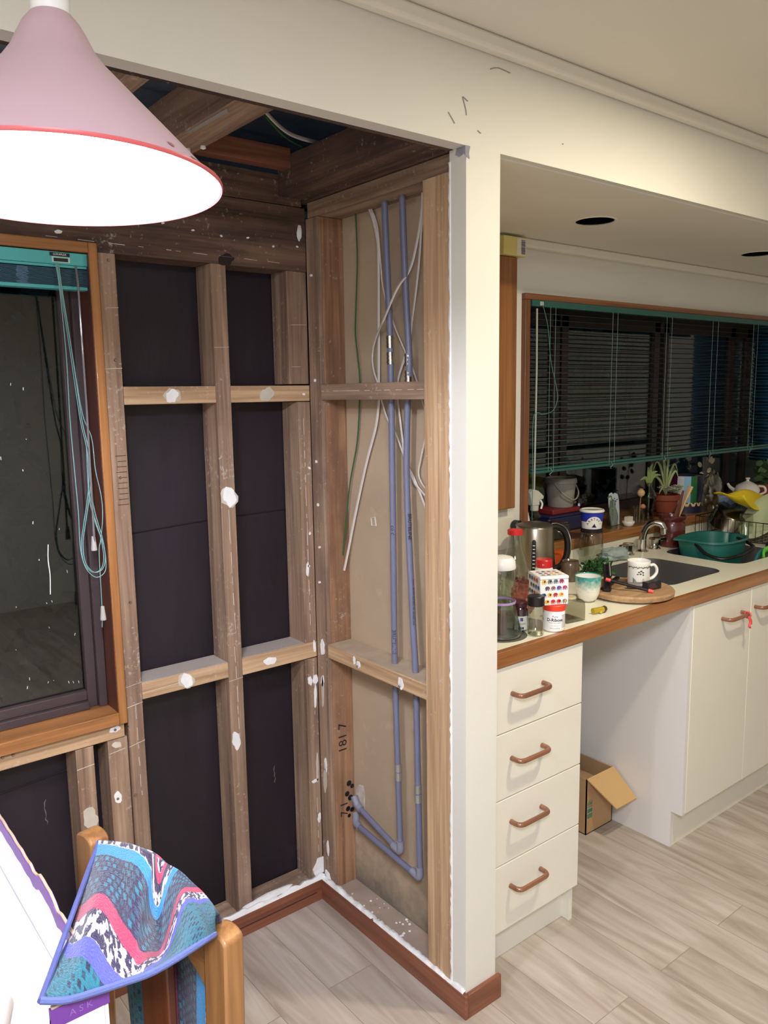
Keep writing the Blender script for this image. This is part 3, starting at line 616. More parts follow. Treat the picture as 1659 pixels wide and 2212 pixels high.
sm.tube([(-.748,.7575,1.12),(-.745,.7575,1.17),(-.747,.7575,1.21),(-.744,.7575,1.25)],.0013,5,smooth=3)
sm.build('paint_specks', plaster, w1)
# foliage outside
leaf_m = mat('night_leaf',(70,72,52),.6,var=.3)
def leafcloud(mb, c, s, n, seed, L=.05):
    r=random.Random(seed)
    for i in range(n):
        p=Vector((c[0]+r.uniform(-1.6,1.6)*s[0],c[1]+r.uniform(-1.6,1.6)*s[1],c[2]+r.uniform(-1.6,1.6)*s[2]))
        d=Vector((r.uniform(-1,1),r.uniform(-1,1),r.uniform(-1,.6))).normalized(); q=d.cross(Vector((r.random(),r.random(),r.random()+.1))).normalized()
        l_=L*r.uniform(.6,1.3); mb.add([p,p+d*l_*.5+q*l_*.25,p+d*l_,p+d*l_*.5-q*l_*.25],[(0,1,2,3)])
mb=MB(); leafcloud(mb,(-1.1,1.5,1.3),(.5,.08,.5),700,5,.22)
for x_ in (-1.5,-1.1,-.7): mb.tube([(x_,1.5,-.02),(x_+.05,1.5,.7),(x_-.03,1.5,1.5)],.015,6)
tag(mb.build('garden_shrub',leaf_m,smooth=0),'dim leafy shrub outside the alcove window at night','shrub')
mb=MB(); leafcloud(mb,(2.6,1.7,1.5),(.45,.10,.3),700,6,.16)
for x_ in (2.2,2.6,3.0): mb.tube([(x_,1.7,-.02),(x_+.05,1.7,.9),(x_-.03,1.7,1.7)],.015,6)
tag(mb.build('garden_shrub',mat('night_leaf2',(40,84,60),.6,var=.3),smooth=0),'dim green shrub outside the kitchen window','shrub')
bl = thing('venetian_blind','turquoise blind pulled up at the top of the alcove window','blind',(-1.11,.68,1.88))
B(-1.61,-.624,.664,.700,1.934,1.963).build('headrail', teal, bl, bev=.001)
B(-1.61,-.630,.666,.696,1.9275,1.9335).build('headrail_lip', teal, bl, bev=.001)
st=MB()
for i in range(15): st.box(-1.61,-.628+.0006*math.sin(i*2.2),.668,.694,1.887+i*.0026,1.8885+i*.0026)
st.build('stacked_slats', mat('stack_teal',(44,82,100),.45), bl, smooth=0)
B(-1.61,-.630,.667,.695,1.877,1.886).build('bottom_rail', teal, bl, bev=.002)
lm=MB(); rr=random.Random(8)
for i in range(16):
    z=1.885+i*.0025; lm.tube([(-.790+rr.uniform(-.004,.004),.667,z),(-.780,.664,z+.001),(-.768+rr.uniform(-.003,.003),.667,z)],.0007,4)
lm.build('ladder_string', mat('string_blue',(110,140,170),.7), bl)
B(-.712,-.670,.6625,.665,1.938,1.951).build('cord_lock', mat('lock_white',(180,210,205),.4), bl); B(-.708,-.675,.661,.664,1.940,1.948).build('cord_lock_opening', black, bl)
B(-.716,-.670,.6628,.664,1.9525,1.9605).build('badge', ink, bl)
text('badge_lettering','LUXAFLEX',.0065,white,lambda u,v:(-.693+u,.6622,1.9565+v),bl)
cm = mat('cord_teal',(120,165,165),.6)
cord1 = [(-0.705, 0.66, 1.934), (-0.7, 0.66, 1.879), (-0.697, 0.655, 1.723), (-0.699, 0.655, 1.574), (-0.697, 0.655, 1.445), (-0.695, 0.655, 1.34), (-0.696, 0.655, 1.247), (-0.686, 0.655, 1.197), (-0.664, 0.655, 1.17), (-0.642, 0.655, 1.177), (-0.635, 0.655, 1.203), (-0.639, 0.655, 1.253), (-0.655, 0.655, 1.309), (-0.666, 0.655, 1.377), (-.664,.655,1.50)]
cord2 = [(-0.702, 0.66, 1.934), (-0.698, 0.66, 1.875), (-0.688, 0.655, 1.74), (-0.675, 0.655, 1.57), (-0.663, 0.655, 1.488), (-0.665, 0.655, 1.404), (-0.683, 0.655, 1.312), (-0.693, 0.655, 1.26), (-0.69, 0.655, 1.211), (-0.671, 0.655, 1.184), (-0.649, 0.655, 1.189), (-0.640, 0.655, 1.218), (-0.644, 0.655, 1.268), (-0.656, 0.655, 1.323), (-0.664, 0.655, 1.377)]
cord3 = [(-0.701, 0.66, 1.934), (-0.696, 0.66, 1.875), (-0.684, 0.655, 1.74), (-0.669, 0.655, 1.585), (-0.650, 0.655, 1.521), (-0.646, 0.655, 1.442), (-0.636, 0.655, 1.374), (-0.636, 0.655, 1.32), (-0.645, 0.655, 1.262), (-0.651, 0.655, 1.228), (-0.653, 0.655, 1.091), (-0.656, 0.655, 1.038)]
for c_ in (cord1,cord2,cord3,[(x+.003,y-.003,z) for x,y,z in cord2]): MB().tube(c_,.0011,6,smooth=6).build('pull_cord', cm, bl)
wand=[(-.657,.664,1.931),(-.657,.656,1.893),(-.658,.652,1.60),(-.662,.652,1.24)]
MB().tube(wand,.0028,8).build('tilt_wand', mat('clear_acrylic',(112,108,112),.12,spec=1), bl)
for x,z in ((-.6625,1.239),(-.6515,1.056)): MB().lathe((x,.655,z),[(.0075,0),(.0075,.004),(.0045,.036),(.001,.037)],12).build('cord_tassel', mat('tassel_grey',(176,172,170),.4), bl)
# ================================================================= PENDANT LAMP
Lc=Vector((-.9700,-.2545,1.8879)); tilt=Vector((.0105,.0395,1)).normalized()
Mt=Matrix.Translation(Lc)@Vector((0,0,1)).rotation_difference(tilt).to_matrix().to_4x4()
lp=thing('pendant_lamp','pink conical metal pendant lamp with glowing white inside','lamp',Lc)
pinkm=mat('pink_enamel',(190,162,170),.42,var=.02); rimm=mat('red_rim',(196,92,92),.4)
prof=[(.200,0),(.150,.0535),(.100,.1065),(.064,.145),(.051,.163),(.043,.180),(.035,.195),(.026,.206)]
MB().lathe((0,0,0),prof,96,M=Mt,caps=False).build('shade', pinkm, lp, smooth=60)
MB().lathe((0,0,0),[(r_-.0018,z+.0003) for r_,z in prof]+[(.0,.2055)],96,M=Mt,caps=False).build('shade_lining', mat('white_lining',(245,245,242),.6), lp, smooth=60)
MB().lathe((0,0,0),[(.1985,.0005),(.2003,-.001),(.2018,.001),(.2016,.004),(.2000,.0045)],96,M=Mt,caps=False).build('rim', rimm, lp, smooth=60)
MB().lathe((0,0,.203),[(.0235,0),(.0235,.055),(.012,.062),(0,.062)],32,M=Mt).build('lamp_cap', white, lp)
MB().tube([Mt@Vector((0,0,.262)),(-.965,-.243,2.27),(-.962,-.24,2.40)],.0035,8).build('flex', white, lp)
bm_=bpy.data.materials.new('bulb_glow'); bm_.use_nodes=True; bb=bm_.node_tree.nodes['Principled BSDF']; bb.inputs['Emission Color'].default_value=(1,.98,.96,1); bb.inputs['Emission Strength'].default_value=30
MB().lathe((0,0,.0),[(0,.075),(.018,.080),(.028,.095),(.028,.110),(.016,.135),(.014,.16),(0,.16)],24,M=Mt).build('bulb', bm_, lp)
for a_,z_,w_,h_ in ((-1.15,.020,.010,.006),(-.93,.013,.022,.006)):
    pts=[]; r_=.2*(1-z_/.2136*.95)
    pm=MB(); n_=12; vs=[]
    for i in range(n_):
        t=2*PI*i/n_; aa=a_+w_/2*math.cos(t)/.18; zz=z_+h_/2*math.sin(t)*(1+.3*math.sin(3*t)); rr_=.2-(zz/.0545)*.05+.0008
        vs.append(Mt@Vector((rr_*math.cos(aa),rr_*math.sin(aa),zz)))
    pm.add(vs,[tuple(range(n_))]); pm.build('chipped_paint', mat('chip',(150,108,104),.7), lp, smooth=0)
# ================================================================= KITCHEN JOINERY
def handle(t, x0, x1, z, lean=0):
    pts=bend([(x0,.058,z),(x0,.022,z),(x1,.022,z),(x1,.058,z)],.020,6)
    MB().tube(pts,.0068,12).build('handle', wood('handle_wood',(106,66,46),(148,98,68),'x',.25,coat=.4,bump=.03), t)
dc = thing('drawer_cabinet','white four drawer cabinet beside the partition end','cabinet',(.32,.36,0))
for bx_ in ((.112,.128,.074,.66,.10,.897),(.514,.530,.074,.66,.0,.897),(.128,.514,.65,.66,.10,.897),(.128,.514,.074,.65,.10,.115)): B(*bx_).build('carcass', cab, dc, smooth=0)
B(.112,.5295,.100,.115,0,.118).build('kickboard', cab, dc, bev=.001)
for k,(z0,z1) in enumerate(((.708,.893),(.517,.705),(.324,.514),(.122,.321))):
    d = B(.112,.530,.055,.073,z0,z1).build('drawer', cab, dc, bev=.0015)
    pts=bend([(.228,.056,(.812,.627,.441,.248)[k]),(.228,.020,(.812,.627,.441,.248)[k]),(.354,.020,(.812,.627,.441,.248)[k]),(.354,.056,(.812,.627,.441,.248)[k])],.022,6)
    MB().tube(pts,.0070,12).build('handle', wood('handle_wood',(106,66,46),(148,98,68),'x',.25,coat=.4,bump=.03), d)
sc_ = thing('sink_cabinet','white sink cabinet with two doors, right of the open bay','cabinet',(1.9,.36,0))
MB().prism([(.057,.135),(.100,.135),(.100,0),(.66,0),(.66,.897),(.057,.897)],lambda a,b,d:(1.112+d,a,b),0,.016).build('end_panel', mat('end_panel',(224,221,217),.4), sc_, smooth=0)
B(1.130,2.9,.100,.115,0,.131).build('kickboard', cab, sc_, bev=.001)
B(1.128,2.9,.64,.66,.13,.897).build('carcass', cab, sc_, smooth=0); B(1.128,2.9,.075,.64,.131,.146).build('carcass', cab, sc_, smooth=0)
for (x0,x1,hx0,hx1,hz) in ((1.130,1.521,1.318,1.452,.812),(1.524,1.93,1.552,1.69,.814),(1.933,2.34,2.1,2.24,.814)):
    d = B(x0,x1,.055,.073,.138,.893).build('door', cab, sc_, bev=.0015)
    pts=bend([(hx0,.056,hz),(hx0,.020,hz),(hx1,.020,hz),(hx1,.056,hz)],.022,6)
    MB().tube(pts,.0070,12).build('handle', wood('handle_wood',(106,66,46),(148,98,68),'x',.25,coat=.4,bump=.03), d)
tie = MB().tube([(1.432+.0*k,.020+.011*math.cos(t),.812+.012*math.sin(t)) for k,t in enumerate([i*PI/5 for i in range(10)])],.0028,6,closed=True)
tie.tube([(1.432,.014,.802),(1.436,.012,.785),(1.430,.012,.772),(1.440,.013,.765)],.004,6,smooth=4); tie.tube([(1.434,.014,.803),(1.444,.012,.79),(1.446,.012,.776)],.003,6,smooth=4)
tag(tie.build('red_tie', mat('coral_red',(232,82,78),.5)), 'small coral red tie looped on the first cupboard door handle','tie')
# worktop
SK1 = rrect(1.132,1.522,.158,.492,.06); SK2 = rrect(1.645,2.045,.170,.512,.06)
wt = thing('worktop','cream kitchen worktop with timber front edge and two sink openings','worktop',(1.5,.36,.898))
plate('top', [(.112,.066),(2.95,.066),(2.95,.668),(.112,.668)], [SK1,SK2], .900,.940, mat('cream_laminate',(232,229,208),.3,var=.02), wt)
B(.112,2.95,.046,.0655,.898,.9405).build('timber_edge', wood('edge_wood',(132,82,42),(172,116,64),'x',.32,coat=.2,bump=.05), wt, bev=.0015)
tag(B(.112,2.95,.650,.6715,.9405,.9865).build('upstand', mat('cream_upstand',(226,222,202),.35), bev=.001), 'low cream upstand strip under the window sill','upstand')
def bowl(name, P, depth, lab):
    cx=sum(p[0] for p in P)/len(P); cy=sum(p[1] for p in P)/len(P); rings=[]
    for s_,z in ((.992,.9402),(.990,.900),(.985,.900-depth+.04),(.955,.900-depth+.012),(.90,.900-depth),(.4,.900-depth-.002),(.02,.900-depth-.003)):
        rings.append([(cx+(x-cx)*s_,cy+(y-cy)*s_,z) for x,y in P]+[(cx+(P[0][0]-cx)*s_,cy+(P[0][1]-cy)*s_,z)])
    o=MB().grid(rings).build(name, dsteel, smooth=50); tag(o, lab, 'sink', 'sink bowls'); return o
bowl('sink_bowl', SK1, .13, 'dark steel sink bowl nearer the round wooden board')
bowl('sink_bowl', SK2, .13, 'dark steel sink bowl holding the green basin')
# taps
def tap_valve(x, y, ang, lab):
    t=thing('water_tap',lab,'tap',(x,y,.9405),'chrome tap handles')
    MB().lathe((x,y,.9405),[(.026,0),(.027,.003),(.020,.008),(.018,.014)],24).build('base', chrome, t)
    MB().lathe((x,y,.953),[(.019,0),(.025,.006),(.026,.030),(.022,.036),(.0,.038)],10,).build('knob', chrome, t)
    M=Matrix.Translation((x,y,.980))@Matrix.Rotation(ang,4,'Z'); MB().box(.015,.060,-.009,.009,-.007,.009,M).build('lever', chrome, t, bev=.003)
tap_valve(1.500,.572,PI*1.02,'chrome tap handle left of the curved spout')
tap_valve(1.690,.572,-.25,'chrome tap handle right of the curved spout')
tp_=thing('swan_neck_tap','curved chrome swan neck tap spout between its two handles','tap',(1.60,.572,.9405))
MB().lathe((1.60,.572,.9405),[(.026,0),(.027,.004),(.021,.008),(.018,.012),(.0165,.05),(.0175,.053)],28).build('base', chrome, tp_)
MB().tube([(1.60,.572,.985),(1.602,.568,1.02),(1.608,.555,1.050),(1.618,.530,1.067),(1.630,.505,1.062),(1.634,.495,1.045)],lambda t:.0155-.003*t,16,smooth=6).build('neck', chrome, tp_)
MB().lathe((1.634,.494,1.020),[(.012,0),(.0145,.002),(.0145,.026),(.011,.030)],20).build('nozzle', chrome, tp_)
# ---------------------------------------------------------------- box on the floor in the open bay
cb=thing('cardboard_box','open brown cardboard box on the floor in the empty bay under the bench','box',(1.02,.50,0))
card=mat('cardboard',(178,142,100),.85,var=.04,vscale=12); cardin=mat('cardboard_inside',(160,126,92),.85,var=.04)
X0,X1,Y0,Y1,H_=.945,1.104,.338,.62,.217
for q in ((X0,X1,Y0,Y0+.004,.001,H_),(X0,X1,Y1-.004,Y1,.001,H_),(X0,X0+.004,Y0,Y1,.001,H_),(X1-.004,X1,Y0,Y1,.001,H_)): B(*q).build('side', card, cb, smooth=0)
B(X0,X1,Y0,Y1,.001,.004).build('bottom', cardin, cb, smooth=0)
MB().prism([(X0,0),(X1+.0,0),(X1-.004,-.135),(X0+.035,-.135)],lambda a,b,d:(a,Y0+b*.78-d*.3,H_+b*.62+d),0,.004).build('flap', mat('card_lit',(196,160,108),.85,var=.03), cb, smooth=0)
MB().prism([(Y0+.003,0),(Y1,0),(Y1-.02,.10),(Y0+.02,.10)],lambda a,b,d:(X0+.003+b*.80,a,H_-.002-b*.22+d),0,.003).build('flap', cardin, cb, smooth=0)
grn=mat('green_print',(38,120,88),.7)
pf=MB(); pf.box(.953,.980,Y0-.0006,Y0,.062,.078); pf.box(.953,.980,Y0-.0006,Y0,.084,.098)
for i in range(4): pf.box(.954+i*.007,.958+i*.007,Y0-.0006,Y0,.104,.108)
for i in range(5): pf.box(.953+i*.0055,.956+i*.0055,Y0-.0006,Y0,.112,.112+.010+.012*((i*7)%3)/2)
pf.build('green_print', grn, cb, smooth=0)
text('box_lettering','FSC',.012,card,lambda u,v:(.967+u,Y0-.0012,.070+v),cb)
# ---------------------------------------------------------------- wall items at the left of the kitchen
nb=thing('wall_cupboard','narrow timber edged cupboard side showing past the white post','cupboard',(.60,.60,1.2))
B(.55,.868,.628,.6715,1.195,2.085).build('cupboard_side', wood('rimu_board',(122,76,40),(158,106,56),'z',.35,coat=.15,bump=.04), nb, bev=.003)
yb=thing('yellow_carton','small yellow and white carton with a barcode on top of the cupboard','carton',(.86,.64,2.0855))
B(.78,.895,.612,.668,2.0865,2.150).build('carton', mat('pale_yellow',(222,208,128),.5), yb, bev=.001)
B(.846,.893,.6112,.6119,2.090,2.146).build('label', mat('label_white',(232,228,210),.5), yb, smooth=0); bc=MB(); rr=random.Random(5)
for i in range(13): bc.box(.868,.888,.6104,.6111,2.094+i*.0038,2.0955+i*.0038+rr.uniform(0,.001))
bc.build('barcode', mat('bar_blue',(66,66,104),.6), yb, smooth=0)
def socket(z, lab, sw):
    t=thing('wall_socket',lab,'socket',(.86,.665,z)); plm=mat('socket_plate',(224,220,204),.35)
    B(.79,.905,.6645,.6718,z,z+.12).build('plate', plm, t, bev=.002)
    for k in range(sw): B(.886,.898,.661,.6645,z+.03+.045*k,z+.045+.045*k).build('switch', plm, t, bev=.001)
    return t
socket(1.196,'white switch plate half hidden by the timber cupboard side',1); socket(1.035,'white double power socket with a black plug, above the kettle',2)
pg=thing('power_plug','black round plug with cord pushed in the wall socket above the kettle','plug',(.905,.63,1.11))
MB().lathe((0,0,0),[(.018,0),(.022,.006),(.022,.028),(.015,.036),(0,.037)],20,M=Matrix.Translation((.900,.664,1.122))@Matrix.Rotation(PI/2,4,'X')).build('plug_body', black, pg)
MB().tube([(.900,.628,1.118),(.912,.615,1.09),(.90,.60,1.05),(.88,.605,.99),(.87,.60,.945)],.0035,8,smooth=6).build('cord', black, pg)
# ---------------------------------------------------------------- kitchen blind
kb_=thing('venetian_blind','dark green venetian blind lowered over most of the kitchen window','blind',(1.9,.66,1.31))
B(.970,3.18,.645,.672,1.926,1.949).build('headrail', kteal, kb_, bev=.001)
B(.975,2.83,.644,.670,1.309,1.320).build('bottom_rail', kteal, kb_, bev=.002)
B(.975,2.82,.646,.668,1.322,1.331).build('bottom_rail', kteal, kb_, bev=.001)
sl=MB(); nS=27
for i in range(nS):
    z=1.345+i*.0215; x0,x1=.975,2.815
    P=[[ (x,.657+yy,z+(.0016-.00003*(yy*1000)**2)*.6+yy*.10) for yy in (-.0125,-.006,0,.006,.0125)] for x in (x0,x1)]
    sl.grid(P)
sl.build('slats', kslat, kb_, solid=.0005)
cdm=mat('ladder_cord',(120,150,140),.7)
for x in (1.068,1.098,1.452,1.485,1.837,1.878,2.213,2.260,2.590,2.635): MB().tube([(x,.6425,1.926),(x-.002,.6425,1.6),(x,.6425,1.315)],.0008,5).build('ladder_cord', cdm, kb_)
for x in (1.068,1.452,1.84,2.22,2.6): MB().tube([(x+.013,.642,1.325),(x+.020,.640,1.312),(x+.006,.640,1.304),(x+.013,.642,1.298)],.0015,5,smooth=4).build('cord_knot', cdm, kb_)
MB().tube([(.986,.638,1.917),(.984,.634,1.70),(.980,.632,1.541),(.974,.630,1.253)],.0035,8).build('tilt_wand', mat('clear_wand',(170,176,170),.12,spec=1), kb_)
MB().tube([(1.021,.640,1.931),(1.046,.636,1.853),(1.063,.634,1.732),(1.1,.634,1.626),(1.104,.634,1.582),(1.077,.634,1.544),(1.02,.632,1.533),(.987,.630,1.54),(.964,.630,1.516),(.962,.630,1.40),(.964,.630,1.266),(.966,.632,1.12)],.0014,6,smooth=6).build('pull_cord', mat('cord_green',(74,120,104),.6), kb_)
B(1.010,1.030,.6435,.6448,1.930,1.944).build('cord_lock', mat('lock_grey',(170,176,166),.4), kb_)
sb=thing('venetian_blind','blue blind across the right end of the kitchen window bay','blind',(3.18,.85,1.2)); sl2=MB(); bsl=mat('blue_slat',(34,104,148),.42)
for i in range(40):
    z=1.22+i*.018; sl2.grid([[(3.165+q,y,z-q*.9) for q in (-.009,0,.009)] for y in (.705,.925)])
sl2.build('slats', bsl, sb, solid=.0006); B(3.15,3.18,.705,.93,1.945,1.965).build('headrail', bsl, sb)
# ================================================================= THINGS ON THE BENCH
Z=.9405
def wtag(o,l,c,g=None): return tag(o,l,c,g)
# glass carafe with lilac ring
t=thing('glass_carafe','conical glass carafe with a lilac band at the front left of the bench','carafe',(.285,.150,Z))
c=(.285,.150,Z+.001)
MB().lathe(c,[(.050,0),(.057,.004),(.057,.014),(.048,.05),(.040,.085),(.038,.097)],40,caps=False).build('body', glg, t, smooth=60)
MB().lathe(c,[(.0,.001),(.051,.001)],40,caps=False).build('base', mat('glass_base',(120,128,122),.2,spec=.8), t)
MB().lathe((c[0],c[1],c[2]+.094),[(.0385,0),(.0405,.001),(.0405,.006),(.0385,.007)],40,caps=False).build('lilac_band', mat('lilac',(172,140,190),.4), t)
MB().lathe((.292,.158,Z+.003),[(.0,0),(.018,0),(.018,.062),(.0,.063)],24).build('brown_strainer', mat('brown_cork',(112,72,52),.7), t)
MB().prism([(-.016,0),(.016,0),(.005,.030),(-.004,.030)],lambda a,b,d:(.318+a*.62,.102+a*.55+b*.25-d,Z+.022+b),0,.0006).build('blue_triangle', mat('pale_blue_label',(178,206,218),.5), t)
tag(MB().lathe((.29,.148,Z),[(0,0),(.072,0),(.072,.0008),(0,.0008)],40,sy=.9).build('trivet', mat('dark_trivet',(92,90,84),.6)),'thin dark round mat under the conical glass carafe','mat')
# clear jug with white lid
t=thing('plastic_jug','clear jug with rounded white lid and loop handle, behind the conical carafe','jug',(.405,.262,Z)); c=(.405,.262,Z+.001)
MB().lathe(c,[(.040,0),(.042,.003),(.042,.09),(.040,.16)],36,caps=False).build('body', gl, t, smooth=60)
MB().lathe((c[0],c[1],c[2]+.156),[(.042,0),(.043,.004),(.041,.022),(.033,.034),(.015,.039),(0,.040)],36).build('lid', white, t)
MB().tube([(.366,.236,Z+.145),(.345,.218,Z+.15),(.330,.205,Z+.125),(.330,.205,Z+.085),(.340,.213,Z+.055)],.008,10,smooth=6).build('handle', gl, t)
# clear jar black lid
t=thing('glass_jar','small clear empty jar with a tall black lid at the bench edge','jar',(.364,.092,Z)); c=(.364,.092,Z+.001)
MB().lathe(c,[(.019,0),(.0225,.003),(.0225,.080),(.020,.086)],32,caps=False).build('body', gl, t, smooth=60)
MB().lathe(c,[(0,.002),(.021,.002)],32,caps=False).build('base', glg, t)
MB().lathe((c[0],c[1],c[2]+.084),[(.0225,0),(.024,.001),(.024,.026),(.022,.028),(0,.028)],32).build('lid', black, t)
# dark jar
t=thing('preserve_jar','dark red jam jar with a white label between carafe and clear jar','jar',(.364,.150,Z)); c=(.364,.150,Z+.001)
MB().lathe(c,[(.018,0),(.022,.004),(.022,.062),(.018,.070)],32).build('body', mat('dark_jam',(56,26,34),.12,coat=1), t)
MB().lathe((c[0],c[1],c[2]+.070),[(.019,0),(.020,.001),(.020,.012),(.018,.014),(0,.014)],32).build('lid', mat('maroon_lid',(70,26,40),.4), t)
A=math.radians(232)
bandmesh(c[0],c[1],.0223,.0223,Z+.006,Z+.046,A-.95,A+.95).build('label', mat('label_white',(232,228,210),.5), t, smooth=60)
text('label_lettering',"BARKER'S",.0062,ink,cylfn(c[0],c[1],.0227,Z+.024,A),t)
bandmesh(c[0],c[1],.0226,.0226,Z+.008,Z+.015,A-.4,A+.3).build('label_mark', ink, t); bandmesh(c[0],c[1],.0226,.0226,Z+.032,Z+.042,A-.2,A+.2).build('label_mark', mat('label_blue',(70,84,150),.5), t)
# white supplement tub
t=thing('supplement_tub','white plastic tub with red lid and printed label under the elephant tin','tub',(.440,.090,Z)); c=(.440,.090,Z+.001)
MB().lathe(c,[(.029,0),(.0315,.003),(.0315,.058),(.030,.061)],40).build('body', white, t)
MB().lathe((c[0],c[1],c[2]+.060),[(.0315,0),(.033,.001),(.033,.015),(.031,.017),(0,.017)],48).build('lid', mat('orange_red',(226,62,36),.4), t)
A=math.radians(228)
for s_,sz,dz in (('Pure',.0085,.046),('D-Ribose',.0125,.036),('Powder 8 oz mixable',.0042,.028),('Dietary Supplement',.003,.020),('Net 8 oz (227 g)',.0042,.012)): text('label_lettering',s_,sz,ink if dz!=.020 else red,cylfn(c[0],c[1],.0318,Z+dz,A-.05),t,bold=.0003 if sz>.01 else 0)
A2=math.radians(285); text('label_lettering','Supplement',.0055,ink,cylfn(c[0],c[1],.0318,Z+.049,A2),t)
for i in range(9): bandmesh(c[0],c[1],.0317,.0317,Z+.044-i*.0038,Z+.0452-i*.0038,A2-.38,A2+.3,8).build('label_line', mat('label_grey',(110,108,112),.6), t)
# elephant tin
t=thing('elephant_tin','square white tin printed with rows of coloured elephants, on the tub','tin',(.440,.108,Z+.0785))
ang=math.radians(-27); Mt_=Matrix.Translation((.440,.112,Z+.0785))@Matrix.Rotation(ang,4,'Z'); hs=.043; hh=.084
MB().box(-hs,hs,-hs,hs,0,hh-.010,Mt_).build('body', white, t, bev=.0025)
MB().box(-hs-.0008,hs+.0008,-hs-.0008,hs+.0008,hh-.010,hh,Mt_).build('lid', white, t, bev=.003)
eleph=[(-.5,-.35),(-.5,.05),(-.42,.32),(-.2,.45),(.12,.45),(.30,.38),(.46,.20),(.50,-.10),(.50,-.38),(.42,-.38),(.40,-.12),(.33,-.02),(.26,-.12),(.24,-.42),(.05,-.42),(.04,-.15),(-.10,-.15),(-.12,-.42),(-.32,-.42),(-.34,-.12),(-.42,.0),(-.44,-.35)]
ec=[mat('el%d'%i,c_,.4) for i,c_ in enumerate(((36,78,160),(120,120,120),(30,40,50),(228,178,40),(178,44,92),(206,48,44),(70,84,90)))]
rr=random.Random(12)
for fi,(ux,uy,nx,ny) in enumerate(((1,0,0,-1),(0,-1,-1,0))):
    for r_ in range(4):
        for k in range(5):
            u=-.035+k*.0175+(.0035 if r_%2 else -.0035); v=.010+r_*.0195
            if abs(u)>.038: continue
            s_=.0145; mm=ec[rr.randrange(7)]; ear=MB(); mb=MB()
            off=.0011 if v>.060 else .0005
            def F(p,q,d=0): return Mt_@Vector((ux*(u+p)+nx*(hs+off+d), uy*(u+p)+ny*(hs+off+d), v+q))
            mb.add([F(a*s_,b*s_) for a,b in eleph],[tuple(range(len(eleph)))]); mb.build('elephant_print', mm, t, smooth=0)
            if fi==0: ear.add([F(.10*s_+a*s_*.14,.12*s_+b*s_*.2,.0002) for a,b in ((-1,-1),(1,-1),(1.2,.4),(0,1),(-1.2,.4))],[(0,1,2,3,4)]); ear.build('elephant_ear', ec[(rr.randrange(7))], t, smooth=0)
for r_ in range(3):
    for k in range(4):
        u,v=-.026+k*.0165,-.024+r_*.02; mb=MB(); mb.add([Mt_@Vector((u+a*.012,v+b*.012,hh+.0006)) for a,b in eleph],[tuple(range(len(eleph)))]); mb.build('elephant_print', ec[rr.randrange(7)], t, smooth=0)
# clear container with knob
t=thing('storage_container','clear empty plastic container lying on its side behind the white tub','container',(.555,.118,Z)); 
P=[]; prof=[(-.036,0),(-.036,.040),(-.034,.056),(-.024,.064),(.024,.064),(.034,.056),(.036,.040),(.036,0)]
M_=Matrix.Translation((.552,.128,Z+.001))@Matrix.Rotation(math.radians(-8),4,'Z')
mb=MB(); mb.grid([[M_@Vector((a,y,b)) for a,b in prof] for y in (-.034,.040)]); mb.add([M_@Vector((a,-.034,b)) for a,b in prof],[tuple(range(8))]); mb.add([M_@Vector((a,.040,b)) for a,b in prof],[tuple(range(8))])
mb.build('shell', glass('soft_plastic',(222,222,212),3,.15), t, smooth=20)
MB().box(-.036,.036,-.034,.040,0,.002,M_).build('base', glass('soft_plastic',(222,222,212),3,.15), t)
MB().lathe(M_@Vector((0,-.005,.0645)),[(.019,0),(.020,.003),(.018,.007),(0,.008)],28).build('bead_disc', mat('beige_bead',(196,184,150),.6,var=.2,vscale=120,bump=.8,bscale=300), t)
# teal cup
t=thing('porcelain_cup','handleless cup, white below and speckled teal above, beside the board','cup',(.770,.222,Z)); c=(.770,.222,Z+.001)
def fade_mat():
    m=bpy.data.materials.new('teal_glaze'); m.use_nodes=True; n=m.node_tree.nodes; l=m.node_tree.links; b=n['Principled BSDF']; b.inputs['Roughness'].default_value=.15; b.inputs['Coat Weight'].default_value=.4
    tc=n.new('ShaderNodeTexCoord'); sp_=n.new('ShaderNodeSeparateXYZ'); l.new(tc.outputs['Object'],sp_.inputs[0]); nz=n.new('ShaderNodeTexNoise'); nz.inputs['Scale'].default_value=90; nz.inputs['Detail'].default_value=6; l.new(tc.outputs['Object'],nz.inputs[0])
    a=n.new('ShaderNodeMath'); a.operation='MULTIPLY_ADD'; a.inputs[1].default_value=.05; l.new(nz.outputs[0],a.inputs[0]); l.new(sp_.outputs[2],a.inputs[2])
    r=n.new('ShaderNodeValToRGB'); l.new(a.outputs[0],r.inputs[0]); e=r.color_ramp.elements; e[0].position=.062; e[0].color=lin((236,234,222)); e[1].position=.105; e[1].color=lin((54,150,144)); l.new(r.outputs[0],b.inputs['Base Color']); return m
MB().lathe(c,[(.0,.002),(.018,.0),(.021,.002),(.030,.010),(.037,.028),(.041,.055),(.0425,.083),(.0420,.085),(.0405,.083),(.0385,.055),(.034,.028),(.02,.010),(0,.009)],48).build('cup_body', fade_mat(), t, smooth=60)
MB().lathe(c,[(.0402,.082),(.0380,.055),(.0335,.028),(.02,.0105),(0,.0095)],48,caps=False).build('inner_glaze', offw, t, smooth=60)
# brown crock
t=thing('stoneware_crock','brown glazed stoneware pot behind the elephant tin','pot',(.955,.440,Z)); c=(.955,.440,Z+.001)
MB().lathe(c,[(0,0),(.026,0),(.031,.01),(.033,.035),(.033,.058),(.029,.068),(.031,.072),(.029,.073),(.026,.068),(.026,.05),(0,.045)],40).build('pot_body', mat('brown_glaze',(98,80,62),.25,var=.25,vscale=20,coat=.3), t)
